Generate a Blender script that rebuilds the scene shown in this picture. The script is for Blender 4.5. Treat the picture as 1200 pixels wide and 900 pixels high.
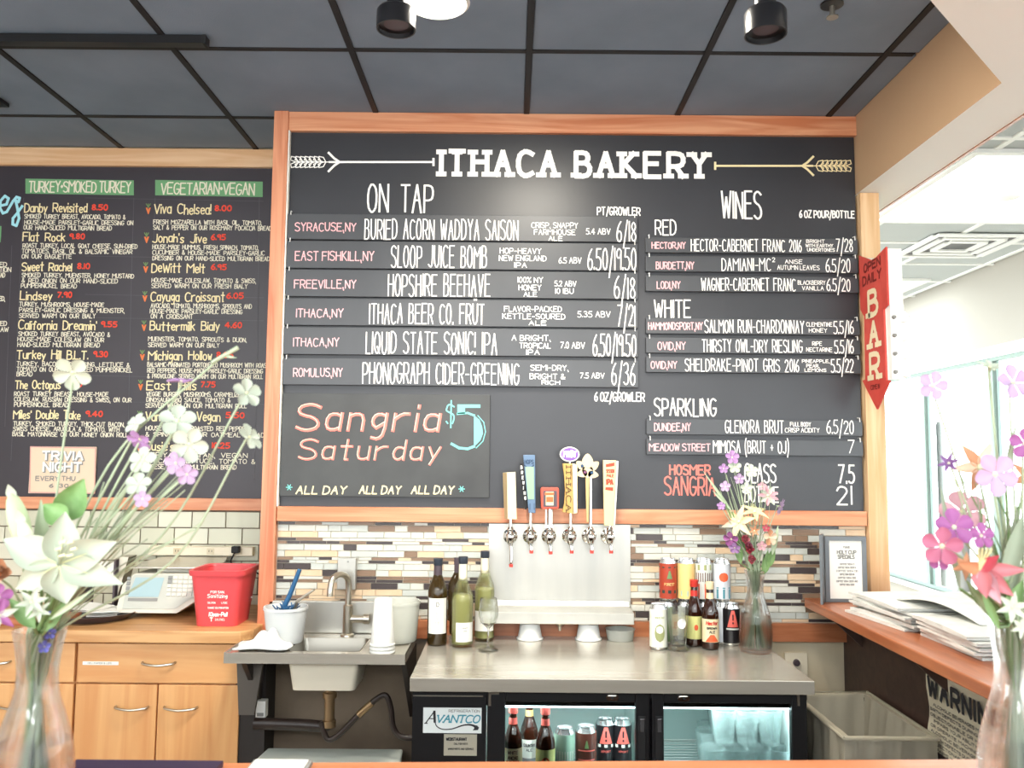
import bpy, bmesh, math, random
from mathutils import Vector, Matrix
random.seed(7)
PI = math.pi
for o in list(bpy.data.objects): bpy.data.objects.remove(o)
SC = bpy.context.scene
COL = SC.collection

# ---------------------------------------------------------------- camera
EYE = Vector((0, 0, 1.6)); F = 1000.0
PITCH, ROLL, YAW = math.radians(4.97), math.radians(0.5), 0.0
cam_d = bpy.data.cameras.new('camera'); cam_d.sensor_width = 36; cam_d.lens = F / 1200 * 36
cam_d.clip_start = 0.02
cam_d.dof.use_dof = True; cam_d.dof.focus_distance = 3.4; cam_d.dof.aperture_fstop = 6.3
cam = bpy.data.objects.new('camera', cam_d); COL.objects.link(cam)
RM = (Matrix.Rotation(YAW, 4, 'Z') @ Matrix.Rotation(PI / 2 + PITCH, 4, 'X') @ Matrix.Rotation(ROLL, 4, 'Z'))
cam.matrix_world = Matrix.Translation(EYE) @ RM
SC.camera = cam
R3 = RM.to_3x3()

def ray(px, py): return R3 @ Vector(((px - 600) / F, -(py - 450) / F, -1))
def onY(px, py, Y):                      # point seen at a photo pixel on the plane y = Y
    d = ray(px, py); return EYE + d * (Y / d.y)
def onZ(px, py, z):
    d = ray(px, py); return EYE + d * ((z - EYE.z) / d.z)
def onX(px, py, x):
    d = ray(px, py); return EYE + d * (x / d.x)

# ---------------------------------------------------------------- world and light
SC.view_settings.view_transform = 'Standard'; SC.view_settings.look = 'None'
SC.view_settings.gamma = 1; SC.view_settings.use_curve_mapping = False
SC.view_settings.exposure = 0.5
SC.cycles.use_denoising = True
SC.cycles.max_bounces = 10; SC.cycles.transparent_max_bounces = 16
SC.cycles.transmission_bounces = 10; SC.cycles.caustics_refractive = False; SC.cycles.caustics_reflective = False
SC.cycles.sample_clamp_indirect = 6
W_ = bpy.data.worlds.new('sky'); SC.world = W_; W_.use_nodes = True
W_.node_tree.nodes['Background'].inputs[0].default_value = (0.93, 0.98, 1, 1)
W_.node_tree.nodes['Background'].inputs[1].default_value = 4.2

sun = bpy.data.lights.new('sun', 'SUN'); sun.energy = 6; sun.angle = .01; sun.color = (1, .98, .94)
sun_o = bpy.data.objects.new('sun', sun); COL.objects.link(sun_o); sun_o.rotation_euler = Vector((-1, -.25, -.85)).to_track_quat('-Z', 'Y').to_euler()

def area(name, loc, size, power, color=(1, 1, 1), rot=(0, 0, 0), sy=None, spread=None):
    l = bpy.data.lights.new(name, 'AREA'); l.size = size; l.energy = power; l.color = color
    if sy: l.shape = 'RECTANGLE'; l.size_y = sy
    if spread: l.spread = spread
    o = bpy.data.objects.new(name, l); COL.objects.link(o); o.location = loc; o.rotation_euler = rot
    return o
CEIL = 3.037
# added fill on the customer side and left, bar downlight, seating room light panels
area('ceiling_lamp_or_fill', (-0.9, -3.0, CEIL - .06), 1.2, 60, (.97, .99, 1), sy=.6)  # this and the next: unseen fill added behind the camera for overall light
area('ceiling_lamp_or_fill', (0.9, -3.0, CEIL - .06), 1.2, 60, (.97, .99, 1), sy=.6)
area('ceiling_lamp_or_fill', (-2.2, 1.2, CEIL - .03), .6, 22, (1, .98, .95))  # unseen fill light added at the left to lift the ambient level
area('ceiling_lamp_or_fill', (0.12, 2.35, CEIL - .02), .3, 30, (1, .93, .8))
area('ceiling_lamp_or_fill', (2.7, 4.4, CEIL - .04), 1.1, 12, (.95, 1, 1), sy=1.1)
area('ceiling_lamp_or_fill', (2.7, 7.2, CEIL - .04), 1.1, 12, (.95, 1, 1), sy=1.1)

# ---------------------------------------------------------------- materials
def lin(h):
    if isinstance(h, tuple): return (*h, 1) if len(h) == 3 else h
    h = h.lstrip('#'); c = [int(h[i:i + 2], 16) / 255 for i in (0, 2, 4)]
    return tuple(x / 12.92 if x <= .04045 else ((x + .055) / 1.055) ** 2.4 for x in c) + (1,)
def mat(name, color, rough=.5, metal=0, spec=.5, trans=0, ior=1.45, emit=None, estr=0, alpha=1, coat=0,
        noise=None, nscale=(8, 8, 8), namt=.15, bump=0, bscale=60, sub=0):
    m = bpy.data.materials.new(name); m.use_nodes = True; nt = m.node_tree; b = nt.nodes['Principled BSDF']
    c = lin(color); b.inputs['Base Color'].default_value = c
    b.inputs['Roughness'].default_value = rough; b.inputs['Metallic'].default_value = metal
    b.inputs['Specular IOR Level'].default_value = spec; b.inputs['Transmission Weight'].default_value = trans
    b.inputs['IOR'].default_value = ior; b.inputs['Alpha'].default_value = alpha
    b.inputs['Coat Weight'].default_value = coat
    if sub: b.inputs['Subsurface Weight'].default_value = sub; b.inputs['Subsurface Radius'].default_value = (.02, .02, .02)
    if emit: b.inputs['Emission Color'].default_value = lin(emit); b.inputs['Emission Strength'].default_value = estr
    tc = nt.nodes.new('ShaderNodeTexCoord')
    if noise:
        mp = nt.nodes.new('ShaderNodeMapping'); mp.inputs['Scale'].default_value = nscale
        nz = nt.nodes.new('ShaderNodeTexNoise'); nz.inputs['Scale'].default_value = 1; nz.inputs['Detail'].default_value = 5
        cr = nt.nodes.new('ShaderNodeValToRGB'); cr.color_ramp.elements[0].position = .3; cr.color_ramp.elements[1].position = .7
        cr.color_ramp.elements[0].color = lin(noise); cr.color_ramp.elements[1].color = c
        nt.links.new(tc.outputs['Object'], mp.inputs[0]); nt.links.new(mp.outputs[0], nz.inputs['Vector'])
        nt.links.new(nz.outputs[0], cr.inputs[0]); nt.links.new(cr.outputs[0], b.inputs['Base Color'])
    if bump:
        n2 = nt.nodes.new('ShaderNodeTexNoise'); n2.inputs['Scale'].default_value = bscale
        bp = nt.nodes.new('ShaderNodeBump'); bp.inputs['Strength'].default_value = bump; bp.inputs['Distance'].default_value = .004
        nt.links.new(tc.outputs['Object'], n2.inputs['Vector']); nt.links.new(n2.outputs[0], bp.inputs['Height'])
        nt.links.new(bp.outputs[0], b.inputs['Normal'])
    return m
def wood(name, c1, c2, axis=0, rough=.42, sc=1.0):          # grain runs along the given axis
    m = bpy.data.materials.new(name); m.use_nodes = True; nt = m.node_tree; b = nt.nodes['Principled BSDF']
    b.inputs['Roughness'].default_value = rough
    tc = nt.nodes.new('ShaderNodeTexCoord'); mp = nt.nodes.new('ShaderNodeMapping')
    s = [22 * sc] * 3; s[axis] = 1.3 * sc; mp.inputs['Scale'].default_value = s
    nz = nt.nodes.new('ShaderNodeTexNoise'); nz.inputs['Scale'].default_value = 1; nz.inputs['Detail'].default_value = 6
    nz.inputs['Distortion'].default_value = 1.2
    cr = nt.nodes.new('ShaderNodeValToRGB'); e = cr.color_ramp.elements
    e[0].position = .35; e[0].color = lin(c2); e[1].position = .62; e[1].color = lin(c1)
    nt.links.new(tc.outputs['Object'], mp.inputs[0]); nt.links.new(mp.outputs[0], nz.inputs['Vector'])
    nt.links.new(nz.outputs[0], cr.inputs[0]); nt.links.new(cr.outputs[0], b.inputs['Base Color'])
    bp = nt.nodes.new('ShaderNodeBump'); bp.inputs['Strength'].default_value = .08; bp.inputs['Distance'].default_value = .002
    nt.links.new(nz.outputs[0], bp.inputs['Height']); nt.links.new(bp.outputs[0], b.inputs['Normal'])
    return m
M = {}
M['ceil'] = mat('black_ceiling', '#7d8b9c', .75, noise='#707e8e', nscale=(3, 3, 3), bump=.25, bscale=220)
M['ceilbar'] = mat('black_grid', '#17171a', .6)
M['chalk'] = mat('chalkboard', '#35363b', .36, spec=.5, noise='#2e2f33', nscale=(2, 2, 2), bump=.05, bscale=40)
M['chalk2'] = mat('chalkboard_left', '#3a353c', .42, spec=.6, noise='#312c33', nscale=(2, 2, 2), bump=.05, bscale=40)
M['strip'] = mat('chalk_strip', '#484a4e', .36, spec=.5, noise='#404246', nscale=(4, 2, 2))
M['sang'] = mat('chalk_panel', '#38393a', .5, noise='#474949', nscale=(5, 5, 5))
M['white'] = mat('chalk_white', '#fbfaf4', .8)
M['bone'] = mat('chalk_bone', '#e9e4cf', .8)
M['cream'] = mat('chalk_cream', '#f2e4b4', .8)
M['pink'] = mat('chalk_pink', '#f4b9bd', .8)
M['salmon'] = mat('chalk_salmon', '#ee8377', .8)
M['redink'] = mat('chalk_red', '#e8503c', .8)
M['aqua'] = mat('chalk_aqua', '#7fd6cf', .8)
M['sky'] = mat('chalk_sky', '#a8e4ee', .8)
M['orange'] = mat('chalk_orange', '#e8804c', .8)
M['greenhead'] = mat('green_header', '#6fa574', .7)
M['faint'] = mat('faint_line', '#5a5a5e', .8)
M['fir'] = wood('fir_frame', '#e0a27c', '#c87a52', 0)
M['firv'] = wood('fir_post', '#d99672', '#bd6c48', 2)
M['pine'] = wood('pine_frame', '#e8c39c', '#d9ac80', 0)
M['pinev'] = wood('pine_post', '#e6c59c', '#d2a676', 2)
M['maple'] = wood('maple', '#dfaa72', '#d0935c', 2, .35, .6)
M['mapleh'] = wood('maple_drawer', '#e0ac75', '#d2965f', 0, .35, .6)
M['butcher'] = wood('butcher_block', '#d6a772', '#bb8450', 0, .4)
M['ledge'] = wood('cherry_ledge', '#b9714a', '#9c5836', 1, .3)
M['ledgex'] = wood('cherry_band', '#b87550', '#9a5836', 0, .35)
M['bar'] = wood('bar_top', '#cf8256', '#b96b43', 0, .3)
M['walnut'] = wood('walnut_panel', '#4d3830', '#3f2d27', 0, .5)
M['tan'] = mat('tan_paint', '#c3a382', .8, noise='#bd9c7a', nscale=(1.5, 1.5, 1.5))
M['beige'] = mat('beige_paint', '#d8ccb0', .8, noise='#cdbd9d', nscale=(6, 6, 6))
M['greige'] = mat('greige_paint', '#a3a098', .85)
M['plaster'] = mat('white_plaster', '#f3f2ee', .8)
M['ctile'] = mat('white_ceiling_tile', '#b9c0c1', .9, bump=.4, bscale=150)
M['floor'] = mat('floor_vinyl', '#a39d95', .4, noise='#8f8983', nscale=(3, 3, 3))
M['pave'] = mat('pavement', '#d9d9d4', .9)
M['steel'] = mat('stainless_steel', '#cbc6ba', .25, .6, noise='#b5b0a4', nscale=(1.5, 30, 30))
M['steeld'] = mat('sink_lining', '#8f8b82', .3, .8)
M['steelv'] = mat('stainless_sheet', '#b3b2ac', .36, .7, noise='#c2c0b8', nscale=(12, 12, 1))
M['chrome'] = mat('chrome', '#d8d6d0', .1, 1)
M['brushed'] = mat('brushed_nickel', '#bdb6a8', .3, 1)
M['black'] = mat('black_plastic', '#1a1a1c', .35)
M['blackm'] = mat('black_matte', '#141416', .6)
M['lampblk'] = mat('lamp_black', '#1b1b1e', .28)
M['whitep'] = mat('white_plastic', '#f2f2ee', .4)
M['foam'] = mat('foam_white', '#dedfda', .7)
M['tub'] = mat('translucent_plastic', '#f2f5f4', .35, trans=.2, ior=1.1, alpha=.85)
M['tub2'] = mat('clouded_plastic', '#eceee4', .4, trans=.3, ior=1.1, alpha=.72)
M['basin'] = mat('sink_basin', '#ddd5c2', .35)
M['darkbay'] = mat('dark_bay', '#2a2523', .6)
M['baypanel'] = mat('bay_panel', '#7d6d5c', .45, noise='#655748', nscale=(5, 5, 5))
M['pipe'] = mat('dark_pipe', '#2e2420', .4)
M['brass'] = mat('old_brass', '#a58a68', .35, .8)
M['redp'] = mat('red_plastic', '#de5055', .38, sub=.1)
M['scale'] = mat('scale_plastic', '#d9d6c8', .5)
M['scaleface'] = mat('scale_face', '#c2c4bb', .5)
M['key'] = mat('scale_keys', '#dcd9cf', .5)
M['keyg'] = mat('scale_keys_grey', '#8f918f', .5)
M['lcd'] = mat('lcd', '#a9c3c9', .2)
M['paper'] = mat('paper', '#f3f2ea', .8)
M['news'] = mat('newsprint', '#e3e4de', .85, noise='#cfd1cc', nscale=(20, 20, 60))
M['ink'] = mat('ink', '#2d2d30', .8)
M['inkg'] = mat('ink_grey', '#8d8d8a', .8)
M['cloth'] = mat('white_cloth', '#d9dcdb', .9, bump=.5, bscale=90)
M['blue'] = mat('blue_brush', '#31628c', .5)
M['sred'] = mat('sign_red', '#d9564b', .55, noise='#c04138', nscale=(12, 12, 12))
M['scream'] = mat('sign_cream', '#ecdcb8', .6)
M['sdark'] = mat('sign_dark', '#7c2420', .7)
M['bulb'] = mat('bulb_glass', '#fbfbf6', .2)
M['glass'] = mat('clear_glass', '#fbfefd', .0, trans=1, ior=1.45, alpha=.42)
M['stemware'] = mat('stemware_glass', '#fbfefd', .0, trans=1, ior=1.4, alpha=.8)
M['pane'] = mat('window_glass', '#fafffe', .0, trans=1, ior=1.02)
M['water'] = mat('water', '#eef4ec', 0, trans=1, ior=1.15, alpha=.5)
M['amberglass'] = mat('brown_glass', '#2b130a', .06, coat=.3)
M['wineglassd'] = mat('dark_wine_glass', '#4a3818', .05, trans=.5)
M['wineglassg'] = mat('green_wine_glass', '#cdd08c', .03, trans=.9, alpha=.42)
M['wine'] = mat('white_wine', '#dcdb96', .2, trans=.1)
M['foil'] = mat('cream_foil', '#e9e4cc', .4)
M['foild'] = mat('dark_foil', '#4c4148', .35)
M['cap'] = mat('dark_cap', '#2e3540', .4)
M['label'] = mat('label_white', '#ecebe2', .6)
M['labelc'] = mat('label_cream', '#ead9b0', .6)
M['labely'] = mat('label_yellow', '#d7d68a', .6)
M['can'] = mat('can_metal', '#d8dadb', .2, .9)
M['canblack'] = mat('can_black', '#201d20', .3)
M['liner'] = mat('bin_liner', '#d4cdb8', .3, trans=.3, ior=1.05, bump=1.0, bscale=22, alpha=.62)
M['binblk'] = mat('bin_grey', '#3b3936', .5)
M['mullion'] = mat('window_frame', '#8fa39c', .5)
M['winwhite'] = mat('window_white', '#f1f4f2', .6)
M['coolin'] = mat('cooler_lining', '#cddedb', .4)
M['led'] = mat('cooler_light', '#ffffff', .4, emit='#dff8ff', estr=8)
M['downlight'] = mat('lamp_glow', '#ffffff', .4, emit='#fff8e6', estr=18)
M['troffer'] = mat('panel_glow', '#ffffff', .4, emit='#f4ffff', estr=3.5)
M['stem'] = mat('stem_green', '#a9b89a', .6)
M['stemd'] = mat('leaf_green', '#6d8c58', .6)
M['stemg'] = mat('stem_grey_green', '#8a9580', .6)

# ---------------------------------------------------------------- object helpers
def wloc(o):
    v = Vector((0, 0, 0))
    while o: v += o.location; o = o.parent
    return v
def tag(o, label=None, cat=None, group=None, kind=None):
    if label: o['label'] = label
    if cat: o['category'] = cat
    if group: o['group'] = group
    if kind: o['kind'] = kind
    return o
def thing(name, label, cat, loc, group=None):
    o = bpy.data.objects.new(name, None); COL.objects.link(o); o.location = loc; o.empty_display_size = .05
    return tag(o, label, cat, group)
def obj(name, bm, m, parent=None, smooth=False, loc=None, bevel=0):
    """bm is in world coordinates"""
    if parent is not None: off = wloc(parent)
    else: off = Vector(loc) if loc is not None else Vector((0, 0, 0))
    bmesh.ops.translate(bm, verts=bm.verts, vec=-off)
    me = bpy.data.meshes.new(name); bmesh.ops.recalc_face_normals(bm, faces=bm.faces) if len(bm.faces) else None
    bm.to_mesh(me); bm.free()
    ms = m if isinstance(m, (list, tuple)) else [m]
    for k in ms: me.materials.append(k)
    if smooth:
        me.polygons.foreach_set('use_smooth', [True] * len(me.polygons))
        try: me.set_sharp_from_angle(angle=math.radians(40))
        except Exception: pass
    o = bpy.data.objects.new(name, me); COL.objects.link(o)
    if parent is not None: o.parent = parent
    else: o.location = off
    if bevel:
        md = o.modifiers.new('bevel', 'BEVEL'); md.width = bevel; md.segments = 2; md.limit_method = 'ANGLE'
    return o
def BM(): return bmesh.new()
def bx(bm, x0, x1, y0, y1, z0, z1):
    vs = [bm.verts.new(p) for p in ((x0, y0, z0), (x1, y0, z0), (x1, y1, z0), (x0, y1, z0), (x0, y0, z1), (x1, y0, z1), (x1, y1, z1), (x0, y1, z1))]
    for f in ((0, 3, 2, 1), (4, 5, 6, 7), (0, 1, 5, 4), (1, 2, 6, 5), (2, 3, 7, 6), (3, 0, 4, 7)): bm.faces.new([vs[i] for i in f])
    return vs
def box(name, x0, x1, y0, y1, z0, z1, m, parent=None, bevel=0, loc=None):
    bm = BM(); bx(bm, x0, x1, y0, y1, z0, z1); return obj(name, bm, m, parent, bevel=bevel, loc=loc)
def hexa(bm, P):   # 8 points: bottom four, top four
    vs = [bm.verts.new(p) for p in P]
    for f in ((0, 3, 2, 1), (4, 5, 6, 7), (0, 1, 5, 4), (1, 2, 6, 5), (2, 3, 7, 6), (3, 0, 4, 7)): bm.faces.new([vs[i] for i in f])
def lathe(bm, prof, c, n=24, axis='Z', a0=0, a1=2 * PI):
    c = Vector(c); rings = []; full = abs(a1 - a0 - 2 * PI) < 1e-6
    cnt = n if full else n + 1
    for r, h in prof:
        ring = []
        if r < 1e-6 and full:
            p = {'Z': Vector((0, 0, h)), 'Y': Vector((0, h, 0)), 'X': Vector((h, 0, 0))}[axis]; ring = [bm.verts.new(c + p)]
        else:
            for k in range(cnt):
                a = a0 + (a1 - a0) * k / n; u, v = r * math.cos(a), r * math.sin(a)
                p = {'Z': Vector((u, v, h)), 'Y': Vector((u, h, v)), 'X': Vector((h, u, v))}[axis]
                ring.append(bm.verts.new(c + p))
        rings.append(ring)
    for A, B in zip(rings, rings[1:]):
        m_ = n
        for k in range(m_):
            k2 = (k + 1) % n if full else k + 1
            if len(A) == 1 and len(B) == 1: continue
            if len(A) == 1: bm.faces.new((A[0], B[k2], B[k]))
            elif len(B) == 1: bm.faces.new((A[k], A[k2], B[0]))
            else: bm.faces.new((A[k], A[k2], B[k2], B[k]))
    return bm
def smoothpath(pts, n=6):
    pts = [Vector(p) for p in pts]
    if len(pts) < 3: return pts
    out = []; P = [pts[0] * 2 - pts[1]] + pts + [pts[-1] * 2 - pts[-2]]
    for i in range(1, len(P) - 2):
        for k in range(n):
            t = k / n; a, b, c, d = P[i - 1], P[i], P[i + 1], P[i + 2]
            out.append(.5 * ((2 * b) + (c - a) * t + (2 * a - 5 * b + 4 * c - d) * t * t + (-a + 3 * b - 3 * c + d) * t ** 3))
    out.append(pts[-1]); return out
def tube(bm, pts, r, n=8, r2=None, caps=True):
    pts = [Vector(p) for p in pts]; N = len(pts); rings = []
    up = Vector((0, 0, 1)); d0 = (pts[1] - pts[0]).normalized()
    if abs(d0.dot(up)) > .95: up = Vector((1, 0, 0))
    nrm = d0.cross(up).normalized()
    for i, p in enumerate(pts):
        d = (pts[min(i + 1, N - 1)] - pts[max(i - 1, 0)])
        d = d.normalized() if d.length > 1e-9 else d0
        nrm = (nrm - d * nrm.dot(d)); nrm = nrm.normalized() if nrm.length > 1e-6 else d.orthogonal().normalized()
        b = d.cross(nrm); rr = r if r2 is None else r + (r2 - r) * i / (N - 1)
        rings.append([bm.verts.new(p + (nrm * math.cos(2 * PI * k / n) + b * math.sin(2 * PI * k / n)) * rr) for k in range(n)])
    for A, B in zip(rings, rings[1:]):
        for k in range(n): bm.faces.new((A[k], A[(k + 1) % n], B[(k + 1) % n], B[k]))
    if caps: bm.faces.new(rings[0][::-1]); bm.faces.new(rings[-1])
    return bm
def prism(bm, pts, vec):
    A = [bm.verts.new(p) for p in pts]; B = [bm.verts.new(Vector(p) + Vector(vec)) for p in pts]; n = len(A)
    bm.faces.new(A); bm.faces.new(B[::-1])
    for k in range(n): bm.faces.new((A[k], B[k], B[(k + 1) % n], A[(k + 1) % n]))
    return bm

# ---------------------------------------------------------------- stroke lettering
G = {}
def _g(s):
    for line in s.strip().split('\n'):
        ch, rest = line[0], line[2:]
        G[ch] = [[(int(t[0]), int(t[1], 36) - 3) for t in [w[i:i + 2] for i in range(0, len(w), 2)]] for w in rest.split()]
_g('''A 033c63 1757
B 030c4c5b5a4808 4867654303
C 6b4c2c0a05234364
D 030c3c6a653303
E 6c0c0363 0858
F 6c0c03 0858
H 0c03 6c63 0868
I 0c03
J 5c55432304
K 0c03 5c07 1863
L 0c0353
M 030c488c83
N 030c636c
O 2c0a052343656a4c2c
P 030c4c6b684707
Q 2c0a052343656a4c2c 3663
R 030c4c6b684707 3763
S 0303
T 0c6c 3c33
U 0c052343656c
V 0c336c
W 0c234a638c
X 0c63 036c
Y 0c386c 3833
Z 0c6c0363
0 2c0a052343656a4c2c
1 0c03
2 0a1c4c6a68030363
3 0b2c4c6a5928 2848666443 2304
4 434c0666
5 5c1c0838566543 1304
6 4c1a0523434557482806
7 0c5c13
9 49270709 0b2c4b4943
. 0403
, 0411
/ 004d
- 0747
' 0c0a
! 0c06 0403
& 65231304 05381a2c3b2a0805 4363
( 2e0b0520
) 0e2b2500
+ 0747 2925
$ 5b3c1c0a0938575543 1304 3e31
* 3a34 1956 1659
a 482908042344 4943
b 0c03 082948442304
c 4829080423
d 4c43 482908042344
e 06464829080423 44
f 4b3c2b23 0939
h 0c03 07294843
i 0903 0c0b
j 292201 2c2b
k 0c03 4906 1743
l 0c03
m 0903 08293833 38596863
n 0903 08294843
o 290804234448 4929
p 0900 082948442304
q 482908042344 4940
r 0903 072949
s 482908074544 2304
t 2c242333 0949
u 09042344 4943
v 092349
w 0913273349
x 0943 0349
y 0924 4911
z 09490343
''')
G['G'] = [[(6, 8), (4, 9), (2, 9), (0, 7), (0, 2), (2, 0), (4, 0), (6, 2), (6, 4), (3, 4)]]
G['S'] = [[(6, 8), (4, 9), (2, 9), (0, 8), (0, 6), (2, 5), (4, 4.6), (6, 3), (6, 1), (4, 0), (2, 0), (0, 1)]]
G['C'] = [[(6, 8), (4, 9), (2, 9), (0, 7), (0, 2), (2, 0), (4, 0), (6, 1)]]
G['O'] = [[(2, 9), (0, 7), (0, 2), (2, 0), (4, 0), (6, 2), (6, 7), (4, 9), (2, 9)]]
G['0'] = [[(2, 9), (0, 7), (0, 2), (1.7, 0), (3, 0), (4.5, 2), (4.5, 7), (3, 9), (2, 9)]]
G['2'] = [[(0, 7), (1, 9), (3.5, 9), (5, 7.5), (4.6, 5.5), (0, 0), (5, 0)]]
G['3'] = [[(0, 8), (1.5, 9), (3.5, 9), (4.6, 7.5), (4, 5.5), (2, 5)], [(2, 5), (4, 4.5), (5, 3), (4.6, 1), (3, 0), (1.2, 0), (0, 1)]]
G['5'] = [[(5, 9), (.7, 9), (.3, 5.3), (3, 5.6), (5, 4), (5, 1.6), (3.4, 0), (1, 0), (0, .8)]]
G['6'] = [[(4, 9), (1.5, 7), (0, 4), (0, 1.6), (1.5, 0), (3.2, 0), (4.6, 1.6), (4.5, 3.6), (3, 4.8), (1, 4.4), (0, 3)]]
G['8'] = [[(2.4, 9), (.6, 8), (.6, 6), (4.4, 3.4), (4.6, 1.2), (2.5, 0), (.4, 1.2), (.5, 3.4), (4.2, 6), (4.2, 8), (2.4, 9)]]
G['9'] = [[(4.2, 8), (2.6, 9), (.6, 8), (0, 6.4), (1, 4.8), (3, 4.8), (4.4, 6.4), (4.4, 8), (4.3, 0)]]
G['B'] = [[(0, 0), (0, 9), (3.6, 9), (4.8, 8), (4.8, 6), (3.6, 5), (0, 5)], [(3.6, 5), (5.6, 4), (5.6, 1.4), (4, 0), (0, 0)]]
G['&'] = [[(6, 3.4), (4, 0), (1.5, 0), (0, 1.4), (.3, 3.2), (3.6, 6.4), (3.6, 8.2), (2.4, 9), (1.2, 8.2), (1.2, 6.4), (5.8, 0)]]
G['%'] = [[(0, 9), (1.4, 9), (1.4, 7), (0, 7), (0, 9)], [(5.5, 9), (0, 0)], [(4.2, 2), (5.6, 2), (5.6, 0), (4.2, 0), (4.2, 2)]]
G['o'] = [[(2, 6), (.3, 5), (0, 2), (1.5, 0), (3, 0), (4.3, 2), (4, 5), (2, 6)]]
G['c'] = [[(4, 5), (2, 6), (.4, 5), (0, 2), (1.5, 0), (3, 0), (4, .8)]]
G['e'] = [[(0, 3), (4, 3.2), (4, 5), (2, 6), (.4, 5), (0, 2), (1.5, 0), (3, 0), (4, .9)]]
G['g'] = [[(4, 5.2), (2, 6), (.4, 5), (.2, 2.4), (1.6, 1), (4, 3)], [(4, 6), (4, -1), (2.6, -3), (.6, -2.4)]]
G['s'] = [[(4, 5.2), (2, 6), (.4, 5), (.8, 3.6), (3.4, 2.6), (3.8, 1), (2, 0), (0, .8)]]
G['d'] = [[(4, 9), (4, 0)], [(4, 5), (2, 6), (.4, 5), (0, 2), (1.5, 0), (3, .6), (4, 2)]]
G['q'] = [[(4, 5), (2, 6), (.4, 5), (0, 2), (1.5, 0), (3, .6), (4, 2)], [(4, 6), (4, -3)]]
G['\xb7'] = [[(0, 4.5), (1, 5.4), (2, 4.5), (1, 3.6), (0, 4.5)]]
G['\xfc'] = G['U'] + [[(1.6, 10.6), (1.6, 11.2)], [(4.4, 10.6), (4.4, 11.2)]]
def chaikin(st):
    if len(st) < 3: return st
    out = [st[0]]
    for a, b, c in zip(st, st[1:], st[2:]):
        d1 = (b[0] - a[0], b[1] - a[1]); d2 = (c[0] - b[0], c[1] - b[1]); l1 = math.hypot(*d1); l2 = math.hypot(*d2)
        if l1 < 1e-6 or l2 < 1e-6: continue
        cs = (d1[0] * d2[0] + d1[1] * d2[1]) / l1 / l2
        if cs > .15:
            k = .28
            out.append((b[0] - d1[0] * k, b[1] - d1[1] * k)); out.append((b[0] + d2[0] * k, b[1] + d2[1] * k))
        else: out.append(b)
    out.append(st[-1]); return out
def layout(s, gap=2.2, slant=0, jit=0, rnd=None, space=3.5):
    x = 0; strokes = []
    for ch in s:
        if ch == ' ': x += space; continue
        g = G.get(ch) or G.get(ch.upper()) or []
        w = max([p[0] for st in g for p in st] or [3])
        jy = rnd.uniform(-jit, jit) if jit else 0; js = 1 + (rnd.uniform(-jit, jit) * .12 if jit else 0)
        for st in g: strokes.append([(x + p[0] + p[1] * slant, p[1] * js + jy) for p in chaikin(st)])
        x += w + gap
    return strokes, max(x - gap, .1)
LIFT = [0]
def ribbon(bm, st, hw, f, ext=.6):
    n = len(st)
    for i in range(n - 1):
        a, b = st[i], st[i + 1]; dx, dy = b[0] - a[0], b[1] - a[1]; l = math.hypot(dx, dy)
        if l < 1e-6: continue
        dx /= l; dy /= l; e0 = hw * ext; e1 = hw * ext
        q = [(a[0] - dx * e0 - dy * hw, a[1] - dy * e0 + dx * hw), (a[0] - dx * e0 + dy * hw, a[1] - dy * e0 - dx * hw),
             (b[0] + dx * e1 + dy * hw, b[1] + dy * e1 - dx * hw), (b[0] + dx * e1 - dy * hw, b[1] + dy * e1 + dx * hw)]
        v = [f(*p) for p in q]; n_ = (v[1] - v[0]).cross(v[2] - v[1])
        if n_.length < 1e-14: continue
        n_.normalize(); n_ = n_ if n_.dot(EYE - v[0]) > 0 else -n_
        LIFT[0] = (LIFT[0] + 1) % 17
        bm.faces.new([bm.verts.new(p + n_ * (LIFT[0] * 4e-5)) for p in v])
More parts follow.
